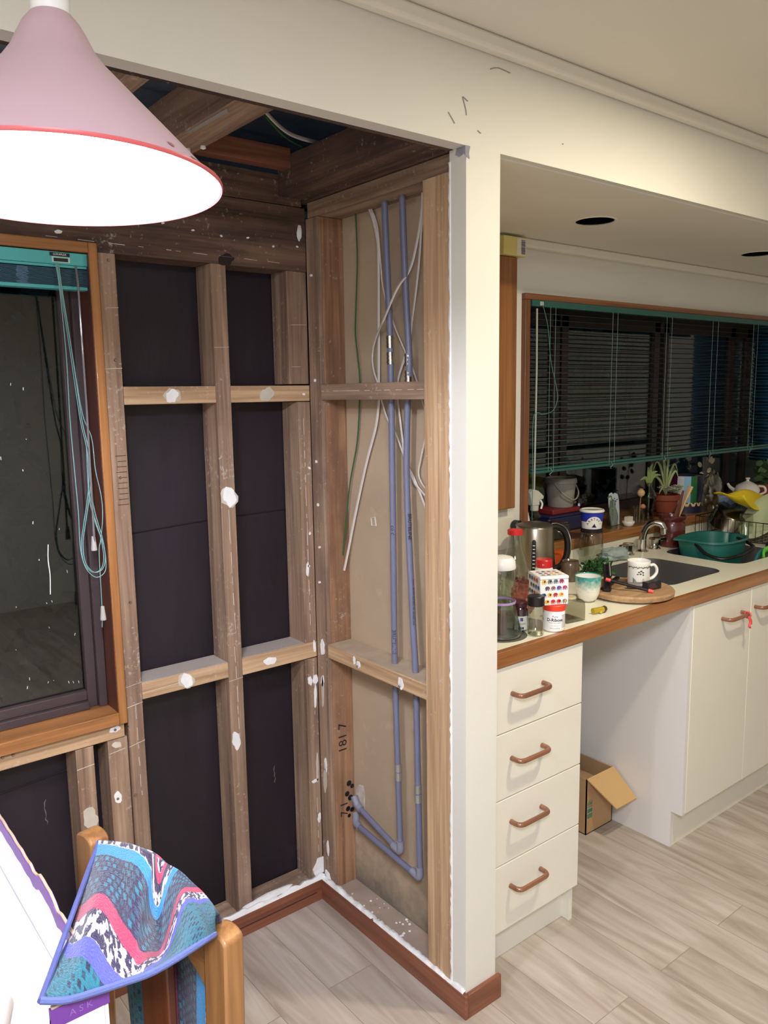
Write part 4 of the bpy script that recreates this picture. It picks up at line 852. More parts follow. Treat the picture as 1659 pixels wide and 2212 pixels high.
# orange lid
tag(MB().lathe((1.03,.565,Z),[(.0,0),(.045,0),(.048,.05),(.047,.075),(.042,.078),(0,.078)],36,sx=1.15).build('orange_tub',orange),'orange plastic tub glimpsed behind the kettle handle','tub')
# red lid white bottle
t=thing('pill_bottle','white bottle with red screw cap standing behind the elephant tin','bottle',(.745,.385,Z)); c=(.745,.385,Z+.001)
MB().lathe(c,[(.028,0),(.030,.003),(.030,.085),(.024,.092)],32).build('body', white, t)
MB().lathe((c[0],c[1],c[2]+.090),[(.027,0),(.028,.001),(.028,.024),(.026,.027),(0,.027)],32).build('cap', red, t)
text('cap_lettering','01',.008,white,cylfn(c[0],c[1],.0283,Z+.103,math.radians(215)),t)
# milk bottle
t=thing('glass_bottle','tall clear glass bottle with red screw cap in front of the kettle','bottle',(.585,.372,Z)); c=(.585,.372,Z+.001)
MB().lathe(c,[(.040,0),(.044,.004),(.045,.085),(.044,.115),(.034,.150),(.024,.180),(.021,.205),(.021,.225)],40,caps=False).build('body', gl, t, smooth=60)
MB().lathe((c[0],c[1],c[2]+.222),[(.0235,0),(.0245,.001),(.0245,.015),(.022,.017),(0,.016)],36).build('cap', red, t)
MB().lathe(c,[(0,.002),(.041,.002)],40,caps=False).build('base', glg, t)
# kettle
t=thing('electric_kettle','brushed steel electric kettle with black handle and water gauge','kettle',(.870,.535,Z)); c=(.870,.535,Z+.001)
MB().lathe(c,[(.078,0),(.080,.004),(.080,.014),(.076,.016)],48).build('power_base', black, t)
MB().lathe((c[0],c[1],c[2]+.016),[(.076,0),(.0765,.004),(.070,.105),(.066,.178),(.064,.182)],64).build('body', steel, t, smooth=50)
MB().lathe((c[0],c[1],c[2]+.198),[(.064,0),(.063,.004),(.050,.010),(.0,.013)],48).build('lid', mat('lid_grey',(66,62,54),.35), t)
ha=math.radians(-28)
def kp(r_,z_): return (c[0]+r_*math.cos(ha),c[1]+r_*math.sin(ha),c[2]+z_)
MB().tube([kp(.060,.190),(kp(.085,.190)),kp(.112,.172),kp(.126,.130),kp(.122,.080),kp(.100,.045),kp(.075,.038)],.0115,12,smooth=6).build('handle', black, t)
MB().tube([kp(.064,.203),kp(.088,.202),kp(.120,.182),kp(.138,.136),kp(.134,.080),kp(.112,.036)],.0028,8,smooth=6).build('handle_trim', chrome, t)
ga=math.radians(219)
def gp(u,v,d=0): 
    rr_=.0788-(v/.152)*.0105+d; return (c[0]+rr_*math.cos(ga+u/.07),c[1]+rr_*math.sin(ga+u/.07),c[2]+.016+v)
gmb=MB(); gmb.grid([[gp(u,v) for u in (-.0075,-.0035,0,.0035,.0075)] for v in (.02,.05,.08,.11,.135)]); gmb.grid([[gp(-.0075,.135,.0001),gp(0,.135,.0001),gp(.0075,.135,.0001)],[gp(-.005,.141,.0001),gp(0,.143,.0001),gp(.005,.141,.0001)]])
gmb.build('water_gauge', black, t)
tk=MB()
for i in range(8): tk.grid([[gp(-.004,.030+i*.013,.0008),gp(.004,.030+i*.013,.0008)],[gp(-.004,.0325+i*.013,.0008),gp(.004,.0325+i*.013,.0008)]])
tk.build('gauge_marks', white, t)
MB().lathe((c[0]-.055,c[1]+.030,c[2]+.150),[(.012,0),(.018,.03),(.020,.038)],20).build('spout', steel, t)
# upside down jar and yoghurt pot
t=thing('glass_jar','large square shouldered glass jar standing upside down on its black lid side up','jar',(1.255,.575,Z)); c=(1.255,.575,Z+.001)
t['label']='large clear glass jar with black lid carrying the blue and white pot'
MB().lathe(c,[(.040,0),(.0445,.004),(.046,.02),(.046,.10),(.043,.118),(.040,.126)],40,caps=False).build('body', gl, t, smooth=60)
MB().lathe((c[0],c[1],c[2]+.125),[(.041,0),(.0425,.001),(.0425,.012),(.040,.014),(0,.014)],40).build('lid', black, t)
MB().lathe(c,[(0,.002),(.042,.002)],40,caps=False).build('base', glg, t)
t=thing('yoghurt_pot','blue and white lettered plastic pot with lid on top of the glass jar','pot',(1.255,.575,Z+.141)); c=(1.255,.575,Z+.141)
MB().lathe(c,[(.036,0),(.038,.001),(.044,.070),(.044,.072)],40).build('body', white, t)
MB().lathe((c[0],c[1],c[2]+.066),[(.0455,0),(.0485,.001),(.0485,.006),(.045,.010),(.040,.0105),(.038,.008),(0,.008)],48).build('lid', offw, t)
bl_=mat('deep_blue',(34,52,168),.4); A=math.radians(230)
MB().grid([[(c[0]+r_*math.cos(A-1.6+3.2*k/30),c[1]+r_*math.sin(A-1.6+3.2*k/30),c[2]+z_) for k in range(31)] for r_,z_ in ((.0412,.030),(.0445,.066))]).build('blue_band', bl_, t, smooth=60)
arch=MB(); pts=[]
for k in range(25):
    a=PI*k/24; pts.append((.037*math.cos(a),.005+.046*math.sin(a)))
rr_=lambda v:.0382+v/.07*.0062+.0012
arch.grid([[(c[0]+rr_(v*q)*math.cos(A+u/.042),c[1]+rr_(v*q)*math.sin(A+u/.042),c[2]+.005*(1-q)+v*q) for q in (0,.25,.5,.75,1)] for u,v in pts])
arch.build('white_arch', white, t, smooth=0)
for ch,k in zip('ARATAKI',range(7)):
    a=math.radians(152-k*20.7); u0,v0=.0290*math.cos(a),.005+.0365*math.sin(a); ca,sa=math.cos(a-PI/2),math.sin(a-PI/2)
    text('pot_lettering',ch,.0128,mat('navy_ink',(28,32,84),.5),lambda u,v,u0=u0,v0=v0,ca=ca,sa=sa:(c[0]+(rr_(v0+u*sa+v*ca)+.0006)*math.cos(A+(u0+u*ca-v*sa)/.042),c[1]+(rr_(v0+u*sa+v*ca)+.0006)*math.sin(A+(u0+u*ca-v*sa)/.042),c[2]+v0+u*sa+v*ca),t)
bee=MB(); bee.add([(c[0]+(rr_(v)+.0007)*math.cos(A+u/.042),c[1]+(rr_(v)+.0007)*math.sin(A+u/.042),c[2]+v) for u,v in ((-.010,.008),(.010,.008),(.004,.016),(.001,.024),(-.004,.017))],[(0,1,2,3,4)]); bee.build('pot_emblem', mat('navy_ink',(28,32,84),.5), t, smooth=0)
# pink plastic bag
def crumple(cx,cy,cz,rx,ry,rz,seed,amp=.25,seg=28,rings=16,z0=0):
    mb=MB(); P=[]
    for i in range(rings+1):
        ph=PI*i/rings; row=[]
        for k in range(seg+1):
            a=2*PI*(k%seg)/seg; d=Vector((math.sin(ph)*math.cos(a),math.sin(ph)*math.sin(a),math.cos(ph)))
            s_=1+amp*mnoise.noise(d*2.2+Vector((seed,seed*.7,0)))+amp*.5*mnoise.noise(d*5+Vector((seed,0,seed)))
            row.append((cx+rx*d.x*s_,cy+ry*d.y*s_,max(z0,cz+rz*d.z*s_)))
        P.append(row)
    return mb.grid(P)
tag(crumple(.475,.235,Z+.060,.040,.034,.060,3,z0=Z+.001).build('plastic_bag', glass('pink_film',(234,178,178),2.5,.18), smooth=20),'crumpled pink see through bag beside the elephant tin','bag')
# brass fitting
t=thing('brass_fitting','small yellow brass fitting lying at the front of the bench','fitting',(.675,.112,Z))
MB().tube([(.650,.112,Z+.011),(.690,.104,Z+.011)],.009,12).build('barrel', mat('brass_yellow',(196,170,52),.35,.4), t)
MB().tube([(.690,.104,Z+.010),(.703,.108,Z+.010)],.010,8).build('socket', mat('dark_hole',(70,56,30),.5), t)
MB().tube([(.672,.098,Z+.007),(.700,.122,Z+.006)],.005,8).build('lever', mat('brass_yellow',(196,170,52),.35,.4), t)
# cloth by the tap
tag(crumple(1.385,.560,Z+.018,.080,.050,.028,8,.35,z0=Z+.001).build('dish_cloth', mat('grey_blue_cloth',(156,172,166),.9,bump=.5,bscale=200), smooth=60),'crumpled pale blue grey cloth by the left tap handle','cloth')
# parsley
mb=MB(); leafcloud(mb,(1.09,.43,Z+.03),(.028,.024,.012),260,4,.022)
for i in range(8): mb.tube([(1.09+i*.004,.43,Z+.02),(1.14+i*.008,.38+i*.004,Z+.006)],.0012,5)
pv=tag(mb.build('parsley_bunch', mat('parsley',(36,84,34),.5,var=.3), smooth=0),'bunch of dark green parsley at the left edge of the sink','herb')
# round board
t=thing('chopping_board','thick round wooden chopping board with an angled edge, over the worktop front','board',(.945,.180,Z)); 
MB().lathe((.945,.182,Z+.001),[(.125,0),(.140,.006),(.142,.018),(.138,.024),(.0,.024)],72).build('board_body', wood('board_wood',(150,116,80),(190,156,114),'x',.6,stain=(128,98,70),thr=.66), t)
ZB_=Z+.0255
# mug
t=thing('botanical_mug','white mug with a pear and leaf border pattern, on the round board','mug',(.985,.178,ZB_)); c=(.985,.178,ZB_)
MB().lathe(c,[(0,.001),(.033,0),(.035,.002),(.036,.010),(.0365,.075),(.0385,.084),(.0378,.086),(.0355,.080),(.034,.012),(0,.008)],48).build('mug_body', offw, t, smooth=50)
hd=math.radians(-38)
MB().tube([(c[0]+r_*math.cos(hd),c[1]+r_*math.sin(hd),c[2]+z_) for r_,z_ in ((.035,.066),(.050,.070),(.060,.058),(.060,.042),(.050,.028),(.035,.020))],.0052,10,smooth=6,flat=1.3).build('handle', offw, t)
dg_=mat('dark_green_ink',(52,64,48),.4); A=math.radians(222)
def onmug(pts,mm,name,d=.0004):
    mb=MB(); mb.add([(c[0]+(.0367+d)*math.cos(A+u/.0365),c[1]+(.0367+d)*math.sin(A+u/.0365),c[2]+v) for u,v in pts],[tuple(range(len(pts)))]); return mb.build(name,mm,t,smooth=0)
for k in range(11):
    u=-.040+k*.008; MB().tube([(c[0]+.0385*math.cos(A+(u-.003)/.0365),c[1]+.0385*math.sin(A+(u-.003)/.0365),c[2]+.069),(c[0]+.0382*math.cos(A+(u+.001)/.0365),c[1]+.0382*math.sin(A+(u+.001)/.0365),c[2]+.0655+(k%2)*.003),(c[0]+.0385*math.cos(A+(u+.004)/.0365),c[1]+.0385*math.sin(A+(u+.004)/.0365),c[2]+.0705)],.0011,5,smooth=3).build('leaf_border', dg_, t)
for (u,v,s_) in ((-.004,.052,.004),(.003,.056,.0045),(.009,.051,.004),(.001,.046,.004),(-.008,.045,.0035),(.010,.043,.0035)): onmug([(u+s_*math.cos(i),v+s_*.6*math.sin(i)) for i in (0,1,2,3,4,5,6)],dg_,'leaf_print')
onmug([(-.002,.004),(.016,.004),(.019,.012),(.015,.022),(.012,.032),(.009,.032),(.006,.022),(-.006,.014)],mat('pear_ink',(206,186,150),.4),'pear_print')
onmug([(-.024,.004),(-.006,.004),(-.008,.014),(-.016,.026),(-.024,.034)],mat('leaf_ink2',(120,128,110),.4),'leaf_print')
# things on the board
t=thing('black_pen','black marker with red ends leaning on the round board','pen',(.93,.12,ZB_)); 
a_,b_=Vector((.868,.205,ZB_+.030)),Vector((.922,.098,ZB_+.007)); dv=(b_-a_).normalized()
MB().tube([a_,b_],.0052,12).build('barrel', black, t); MB().tube([a_-dv*.016,a_],.0062,12).build('end_cap', mat('coral_red',(232,82,78),.5), t); MB().tube([b_,b_+dv*.016],.0062,12).build('end_cap', mat('coral_red',(232,82,78),.5), t)
t=thing('black_carton','small flat black carton with faint pink print beside the mug','carton',(.98,.115,ZB_))
M_=Matrix.Translation((.972,.118,ZB_+.001))@Matrix.Rotation(math.radians(-8),4,'Z'); MB().box(-.032,.032,-.012,.012,0,.026,M_).build('carton_body', mat('soft_black',(34,30,34),.5), t, bev=.001)
pr_=MB(); 
for i in range(4): pr_.box(-.024,.012-.004*i,-.0126,-.0121,.006+i*.0045,.0075+i*.0045,M_)
pr_.build('print', mat('dull_pink',(110,70,78),.6), t, smooth=0)
t=thing('grill_tongs','black utensil with a ribbed handle lying across the sink edge','utensil',(.95,.26,ZB_))
MB().tube([(.830,.190,ZB_+.006),(.93,.262,ZB_+.020),(1.03,.34,ZB_+.034)],.0065,8,flat=2).build('blade', black, t); MB().tube([(.84,.215,ZB_+.004),(.99,.265,ZB_+.010)],.005,8,flat=2).build('blade', black, t)
MB().tube([(.945,.262,ZB_+.022),(.965,.282,ZB_+.062)],.006,10).build('ribbed_handle', black, t)
tag(MB().tube([(.915,.172,ZB_+.012),(.945,.148,ZB_+.012),(.955,.135,ZB_+.013)],.010,10,smooth=4).build('metal_tool', dsteel),'dull grey metal tool end between the marker and the mug','tool')
# spoon in the sink
tag(MB().tube([(1.30,.30,.776),(1.36,.29,.785),(1.42,.30,.80)],.010,8,smooth=4,flat=.5).build('green_spoon', mat('lime',(96,196,52),.4)),'lime green spoon lying in the nearer sink bowl','spoon')
tag(MB().lathe((1.26,.27,.7715),[(.05,0),(.085,.006),(.105,.014),(.106,.012),(.05,-.002+.002)],40).build('frying_dish', mat('murky_steel',(70,66,58),.4,.5)),'dull dish lying in the nearer sink bowl','dish')
# green basin
t=thing('washing_up_basin','dark green oval basin with black bucket handle in the second sink bowl','basin',(1.83,.36,.772))
gb=mat('basin_green',(38,104,94),.38); cx,cy=1.828,.385
def ring(s_,z,lipk=0):
    r=[]
    for k in range(49):
        a=2*PI*k/48; ca,sa=math.cos(a),math.sin(a); e=.62
        x=abs(ca)**e*(1 if ca>=0 else -1); y=abs(sa)**e*(1 if sa>=0 else -1)
        l_=1+(.16*math.exp(-((a-math.radians(150))/.16)**2))*lipk
        r.append((cx+.140*s_*x*l_,cy+.112*s_*y*l_,z))
    return r
MB().grid([ring(.02,.776),ring(.80,.776),ring(.83,.79),ring(.86,.88),ring(.90,.91),ring(.97,.998,.6),ring(1.03,1.0,1),ring(1.035,.994,1),ring(1.0,.992,.8)]).build('basin_body', gb, t, smooth=40, solid=.003)
MB().tube([(cx-.130,cy+.00,.985),(cx-.150,cy-.06,.955),(cx-.145,cy-.12,.945),(cx-.10,cy-.150,.950),(cx-.02,cy-.155,.958),(cx+.08,cy-.135,.968),(cx+.135,cy-.04,.985)],.006,10,smooth=6,flat=1.4).build('handle', black, t)
# lime cloth etc in the sink corner
tag(MB().tube([(1.86,.18,.93),(1.90,.20,.955),(1.96,.20,.962),(2.05,.21,.958)],.013,10,smooth=5,flat=.5).build('green_scraper', mat('lime',(96,196,52),.4)),'lime green curved plastic handle at the front of the second sink','utensil')
tag(MB().tube([(1.80,.19,.905),(1.86,.205,.94),(1.93,.22,.950)],.014,8,smooth=4,flat=.5).build('teal_cloth', mat('teal_cloth',(26,110,108),.8)),'dark teal cloth strip beneath the lime green handle','cloth')
# maroon crock with spoons
t=thing('utensil_crock','tall maroon glazed crock holding wooden spoons behind the sink','crock',(1.80,.560,Z)); c=(1.80,.560,Z+.001); mar=mat('maroon_glaze',(86,34,32),.25,coat=.4)
MB().lathe(c,[(0,0),(.048,0),(.052,.01),(.056,.06),(.056,.095),(.050,.110),(.058,.125),(.058,.135),(.054,.136),(.050,.125),(.048,.06),(0,.05)],44).build('crock_body', mar, t)
ws=wood('spoon_wood',(176,142,96),(214,186,138),'z',.6)
tag(MB().tube([(1.80,.56,Z+.055),(1.855,.545,Z+.17),(1.895,.535,Z+.255)],lambda q:.0045+.0055*max(0,q-.7)*3,8,flat=1.6).build('wooden_spoon', ws),'pale wooden spoon leaning right out of the maroon crock','spoon')
tag(MB().tube([(1.79,.548,Z+.055),(1.803,.540,Z+.14),(1.822,.525,Z+.245)],lambda q:.005+.009*math.sin(PI*min(1,max(0,(q-.3)/.7))),8,flat=.4).build('wooden_spatula', wood('dark_spatula',(84,44,34),(112,62,48),'z',.5)),'dark brown wooden spatula standing in the maroon crock','spatula')
# dish rack
t=thing('dish_rack','black wire dish rack full of dishes at the right end of the bench','dish rack',(2.35,.43,Z)); wm=mat('rack_wire',(60,58,54),.4,.6); rk=MB()
RX0,RX1,RY0,RY1=2.06,2.60,.255,.60
for z_ in (.955,1.042):
    rk.tube([(RX0,RY0,z_),(RX1,RY0,z_),(RX1,RY1,z_),(RX0,RY1,z_)],.0028,6,closed=True)
for i in range(12): y=RY0+(RY1-RY0)*i/11; rk.tube([(RX0,y,1.042),(RX0,y,.955),(RX1,y,.955),(RX1,y,1.042)],.0016,5)
for i in range(16): x=RX0+(RX1-RX0)*i/15; rk.tube([(x,RY0,1.042),(x,RY0,.955),(x,RY1,.955),(x,RY1,1.042)],.0016,5)
rk.build('wire_basket', wm, t)
for x in (RX0+.02,RX1-.02):
    for y in (RY0+.02,RY1-.02): MB().lathe((x,y,Z+.0002),[(.006,0),(.006,.016)],10).build('foot', black, t)
ZR=.9585
t=thing('steel_pot','large stainless pot tipped on its side in the dish rack','pot',(2.22,.50,ZR))
M_=Matrix.Translation((2.23,.505,ZR+.075))@Matrix.Rotation(math.radians(205),4,'X')@Matrix.Rotation(math.radians(8),4,'Y')
MB().lathe((0,0,-.03),[(0,0),(.080,0),(.092,.012),(.096,.075),(.102,.080)],48,M=M_,caps=False).build('pot_body', mat('pot_steel',(120,112,96),.22,1), t, smooth=50)
t=thing('drinking_glass','upturned clear glass in front of the steel pot in the rack','glass',(2.12,.40,ZR)); MB().lathe((2.125,.395,ZR),[(.034,0),(.033,.002),(.028,.10),(.026,.106),(0,.107)],36,caps=False).build('glass_body', glass('bright_glass',(236,238,230),1.3), t, smooth=50)
t=thing('pale_green_plate','large pale green plate leaning in the front of the dish rack','plate',(2.22,.34,ZR))
M_=Matrix.Translation((2.175,.335,ZR+.092))@Matrix.Rotation(math.radians(-12),4,'Z')@Matrix.Rotation(math.radians(-52),4,'Y')@Matrix.Rotation(math.radians(-14),4,'X')
MB().lathe((0,0,0),[(0,0),(.07,.001),(.085,.006),(.122,.016),(.124,.018),(.120,.019),(.084,.010),(0,.005)],56,M=M_).build('plate_body', mat('pale_green',(206,220,176),.25,coat=.3), t, smooth=50)
t=thing('white_basket','small white slotted cutlery basket in the dish rack','basket',(2.36,.48,ZR)); wbm=MB()
for i in range(14):
    x=2.30+i*.011; wbm.box(x,x+.004,.43,.434,ZR+.04,ZR+.115)
wbm.box(2.297,2.452,.43,.436,ZR+.112,ZR+.12); wbm.box(2.297,2.452,.43,.436,ZR+.002,ZR+.045); wbm.box(2.297,2.301,.43,.54,ZR+.002,ZR+.12); wbm.box(2.448,2.452,.43,.54,ZR+.002,ZR+.12); wbm.box(2.297,2.452,.535,.54,ZR+.002,ZR+.12)
wbm.build('basket_body', white, t)
yl=mat('yellow_cloth',(226,200,28),.85,bump=.4,bscale=150)
P=[]
for i in range(15):
    row=[]
    for k in range(15):
        a=i/14; b=k/14
        x=1.985+.56*b; y=.50-.14*a+.06*b*a; z=1.158-.045*b-.075*a*math.sin(PI*min(1,b*1.1))**.8-.012*math.sin(b*9)+.006*math.sin(a*7+b*5)
        row.append((x,y,z))
    P.append(row)
tag(MB().grid([[(x+.04,y,z) for x,y,z in r_] for r_ in P]).build('yellow_cloth', yl, smooth=60, solid=.003),'yellow cloth draped over the things in the dish rack','cloth')
tag(B(2.24,2.30,.53,.59,ZR+.002,1.12).build('blue_carton', mat('dull_blue_print',(120,140,176),.5), bev=.002),'blue and white carton poking out under the yellow cloth','carton')
t=thing('pink_sachet','pink and white packet beside the dish rack at the picture edge','packet',(2.02,.215,Z)); 
t.location=(2.11,.215,Z); B(2.095,2.16,.205,.228,Z+.001,Z+.085).build('packet_body', mat('pink_packet',(206,76,110),.4), t, bev=.003); B(2.096,2.159,.2042,.2049,Z+.02,Z+.04).build('white_print', white, t)
# ================================================================= THINGS ON THE WINDOW SILL
ZS=1.0305
t=thing('spray_bottle','grey trigger spray bottle on the sill behind the kettle','bottle',(1.075,.715,ZS)); c=(1.075,.715,ZS)
MB().lathe(c,[(.030,0),(.032,.004),(.033,.05),(.026,.075),(.018,.085),(.028,.10),(.016,.118),(.013,.125)],28,caps=False).build('body', glg, t, smooth=50)
sgm=mat('trigger_grey',(190,190,176),.4)
MB().lathe((c[0],c[1],c[2]+.125),[(.016,0),(.017,.018),(.014,.020)],20).build('collar', sgm, t)
MB().prism([(-.020,0),(.016,0),(.016,.022),(.034,.024),(.036,.036),(.010,.058),(-.016,.066),(-.030,.052)],lambda a,b,d:(c[0]+a*.9-.0,c[1]-a*.3+d,c[2]+.145+b),-.011,.011).build('spray_head', sgm, t, bev=.003)
MB().tube([(c[0]+.020,c[1]-.010,c[2]+.168),(c[0]+.030,c[1]-.014,c[2]+.150),(c[0]+.026,c[1]-.012,c[2]+.130)],.004,8,smooth=4).build('trigger', white, t)
t=thing('detergent_bottle','white tapered bottle beside the grey spray bottle','bottle',(1.01,.72,ZS)); MB().lathe((1.015,.715,ZS),[(.030,0),(.031,.004),(.030,.08),(.018,.13),(.014,.15),(.014,.175),(0,.176)],28,sy=.7).build('bottle_body', white, t)
# toaster
t=thing('toaster','low dark metal toaster with a slotted grille top on the sill','toaster',(1.17,.715,ZS)); B(1.10,1.245,.670,.745,ZS,ZS+.062).build('toaster_body', mat('dark_chrome',(96,94,88),.25,.9), t, bev=.006)
gr=MB()
for i in range(14): gr.box(1.107+i*.0095,1.111+i*.0095,.676,.742,ZS+.0625,ZS+.065)
gr.build('grille', chrome, t)
MB().lathe((0,0,0),[(.012,0),(.012,.008),(0,.009)],20,M=Matrix.Translation((1.185,.670,ZS+.030))@Matrix.Rotation(PI/2,4,'X')).build('dial', chrome, t)
t=thing('navy_basket','navy blue plastic basket on the sill behind the toaster','basket',(1.30,.84,ZS))
mb=MB(); mb.lathe((1.31,.845,ZS),[(0,0),(.10,0),(.118,.075),(.124,.078),(.116,.074),(.098,.004),(0,.004)],4); 
B(1.24,1.50,.775,.93,ZS,ZS+.070).build('basket_body', mat('navy',(34,38,72),.45), t, bev=.010); B(1.235,1.505,.770,.935,ZS+.066,ZS+.074).build('rim', mat('navy',(34,38,72),.45), t, bev=.002)
tag(B(1.28,1.46,.79,.92,ZS+.0745,ZS+.096).build('red_tray', mat('dull_red',(120,34,38),.5), bev=.004),'dull red tray between the navy basket and the bucket','tray')
t=thing('plastic_bucket','grey white plastic bucket with wire handle standing behind the blind','bucket',(1.395,.84,ZS+.097)); c=(1.395,.845,ZS+.097); bkm=mat('bucket_grey',(150,146,134),.5)
MB().lathe(c,[(0,0),(.052,0),(.054,.003),(.064,.10),(.068,.102),(.068,.118),(.064,.124),(.061,.118),(.05,.006),(0,.005)],44).build('bucket_body', bkm, t, smooth=40)
MB().tube([(c[0]-.066,c[1]-.02,c[2]+.105),(c[0]-.052,c[1]-.060,c[2]+.06),(c[0]-.005,c[1]-.076,c[2]+.035),(c[0]+.045,c[1]-.060,c[2]+.060),(c[0]+.064,c[1]-.02,c[2]+.105)],.003,8,smooth=6).build('wire_handle', bkm, t)
tag(crumple(1.50,.83,ZS+.115,.042,.035,.048,15,.3,z0=ZS+.075).build('film_bag', glass('grey_film',(150,150,136),1.1,.2), smooth=20),'crumpled clear bag beside the bucket behind the blind','bag')
# bottle vase with stem
gvz=glass('vase_glass',(208,214,204),1.2)
t=thing('bottle_vase','slim ribbed glass bottle with one green stem on the sill','vase',(1.55,.690,ZS)); c=(1.55,.690,ZS)
MB().lathe(c,[(.022,0),(.024,.003),(.024,.055),(.018,.080),(.0125,.095),(.0125,.120),(.015,.123)],24,caps=False).build('body', gvz, t, smooth=20)
tag(MB().tube([(1.555,.69,ZS+.03),(1.55,.69,ZS+.09),(1.545,.69,ZS+.125),(1.528,.685,ZS+.143),(1.503,.68,ZS+.138)],lambda q:.003+.004*max(0,q-.6),8,smooth=5,flat=.6).build('green_cutting', mat('stem_green',(104,120,66),.6)),'green cutting drooping out of the slim glass bottle','plant')
t=thing('spoon_rest','pale blue white patterned ceramic spoon rest stood upright on the sill','spoon rest',(1.630,.735,ZS))
srp=[(-.030,0),(.030,0),(.036,.06),(.037,.105),(.030,.135),(.012,.142),(-.002,.136),(-.012,.146),(-.030,.140),(-.037,.11),(-.036,.06)]
MB().prism(srp,lambda a,b,d:(1.630+a,.735+.10*b-d,ZS+b),0,.007).build('rest_body', mat('pale_blue_ceramic',(188,200,212),.2,coat=.4), t, bev=.003)
sp2=MB()
for u,v in ((-.008,.112),(.002,.118),(.012,.105),(.020,.112),(.004,.092)): sp2.lathe((0,0,0),[(.006,0),(0,.001)],8,M=Matrix.Translation((1.630+u,.735+.10*v-.0072,ZS+v))@Matrix.Rotation(PI/2+.1,4,'X'),sx=1.0,sy=.5)
sp2.build('leaf_pattern', mat('slate_ink',(52,62,80),.4), t)
t=thing('soap_dish','small round white dish holding a white brush','dish',(1.652,.678,ZS)); MB().lathe((1.652,.678,ZS),[(0,0),(.014,0),(.020,.004),(.027,.018),(.027,.022),(.025,.020),(.016,.008),(0,.007)],32).build('dish_body', offw, t)
t=thing('nail_brush','small white bristle brush sitting in the round dish','brush',(1.652,.678,ZS+.012)); B(1.634,1.670,.666,.690,ZS+.014,ZS+.022).build('brush_back', offw, t, bev=.002)
br_=MB()
for i in range(9): br_.box(1.635+i*.004,1.6375+i*.004,.668,.688,ZS+.022,ZS+.042)
br_.build('bristles', mat('bristle',(214,206,186),.8), t)
t=thing('fluted_vase','small fluted cut glass vase with a scalloped rim','vase',(1.720,.672,ZS)); c=(1.720,.672,ZS); seg=48; P=[]
for r_,z_ in ((.021,0),(.024,.004),(.023,.03),(.020,.055),(.022,.068),(.029,.078)):
    P.append([(c[0]+(r_*(1+.10*math.cos(8*2*PI*k/seg)))*math.cos(2*PI*k/seg),c[1]+(r_*(1+.10*math.cos(8*2*PI*k/seg)))*math.sin(2*PI*k/seg),c[2]+z_+(.004*math.cos(8*2*PI*k/seg) if z_>.07 else 0)) for k in range(seg+1)])
MB().grid(P).build('body', glass('cut_glass',(232,232,222),1.6), t, smooth=30)
t=thing('poppy_head','dried poppy seed head in the small fluted vase','dried flower',(1.720,.672,ZS+.01)); 
MB().tube([(1.722,.672,ZS+.01),(1.725,.672,ZS+.09),(1.728,.671,ZS+.125)],.0018,6).build('stem', mat('dry_stem',(150,120,84),.8), t); MB().lathe((1.728,.671,ZS+.122),[(.004,0),(.014,.008),(.017,.018),(.014,.028),(.007,.033),(.010,.036),(0,.038)],20).build('seed_head', mat('poppy',(198,160,118),.75), t)
MB().lathe((1.735,.664,ZS+.068),[(.003,0),(.011,.006),(.012,.014),(.006,.022),(0,.022)],10).build('seed_head', mat('poppy2',(176,124,88),.8), t)
t=thing('tall_vase','tall waisted glass vase with leafy cuttings on the sill','vase',(1.855,.715,ZS)); c=(1.855,.715,ZS)
MB().lathe(c,[(.026,0),(.028,.003),(.024,.05),(.026,.075),(.034,.10),(.034,.118),(.020,.142),(.012,.152),(.015,.172)],36,caps=False).build('body', glass('smoky_glass',(176,180,170),1.3), t, smooth=50)
def blade(mb,pts,w0,seg=10):
    Q=catmull([Vector(p) for p in pts],4); n=len(Q); rows=[]
    for i,p in enumerate(Q):
        tng=(Q[min(n-1,i+1)]-Q[max(0,i-1)]).normalized(); s_=tng.cross(Vector((-.6,-.8,.1))).normalized(); ww=w0*math.sin(PI*min(.98,.12+.88*i/(n-1)))
        rows.append([p-s_*ww,p+Vector((.0,.0,-ww*.3)),p+s_*ww])
    mb.grid(rows)
lg=mat('pale_leaf_green',(132,152,92),.55,var=.2)
mb=MB()
for dx,dz,k in ((-.085,-.01,0),(-.03,.045,1),(.05,.02,2),(.08,.0,3),(.01,.06,4)): blade(mb,[(1.855,.715,ZS+.15),(1.855+dx*.35,.712,ZS+.20+dz*.5),(1.855+dx,.705,ZS+.20+dz)],.008)
mb.tube([(1.855,.715,ZS+.05),(1.857,.715,ZS+.17)],.0025,6)
tag(mb.build('leafy_cutting', lg, solid=.0006),'pale leafy cutting standing in the tall waisted vase','plant')
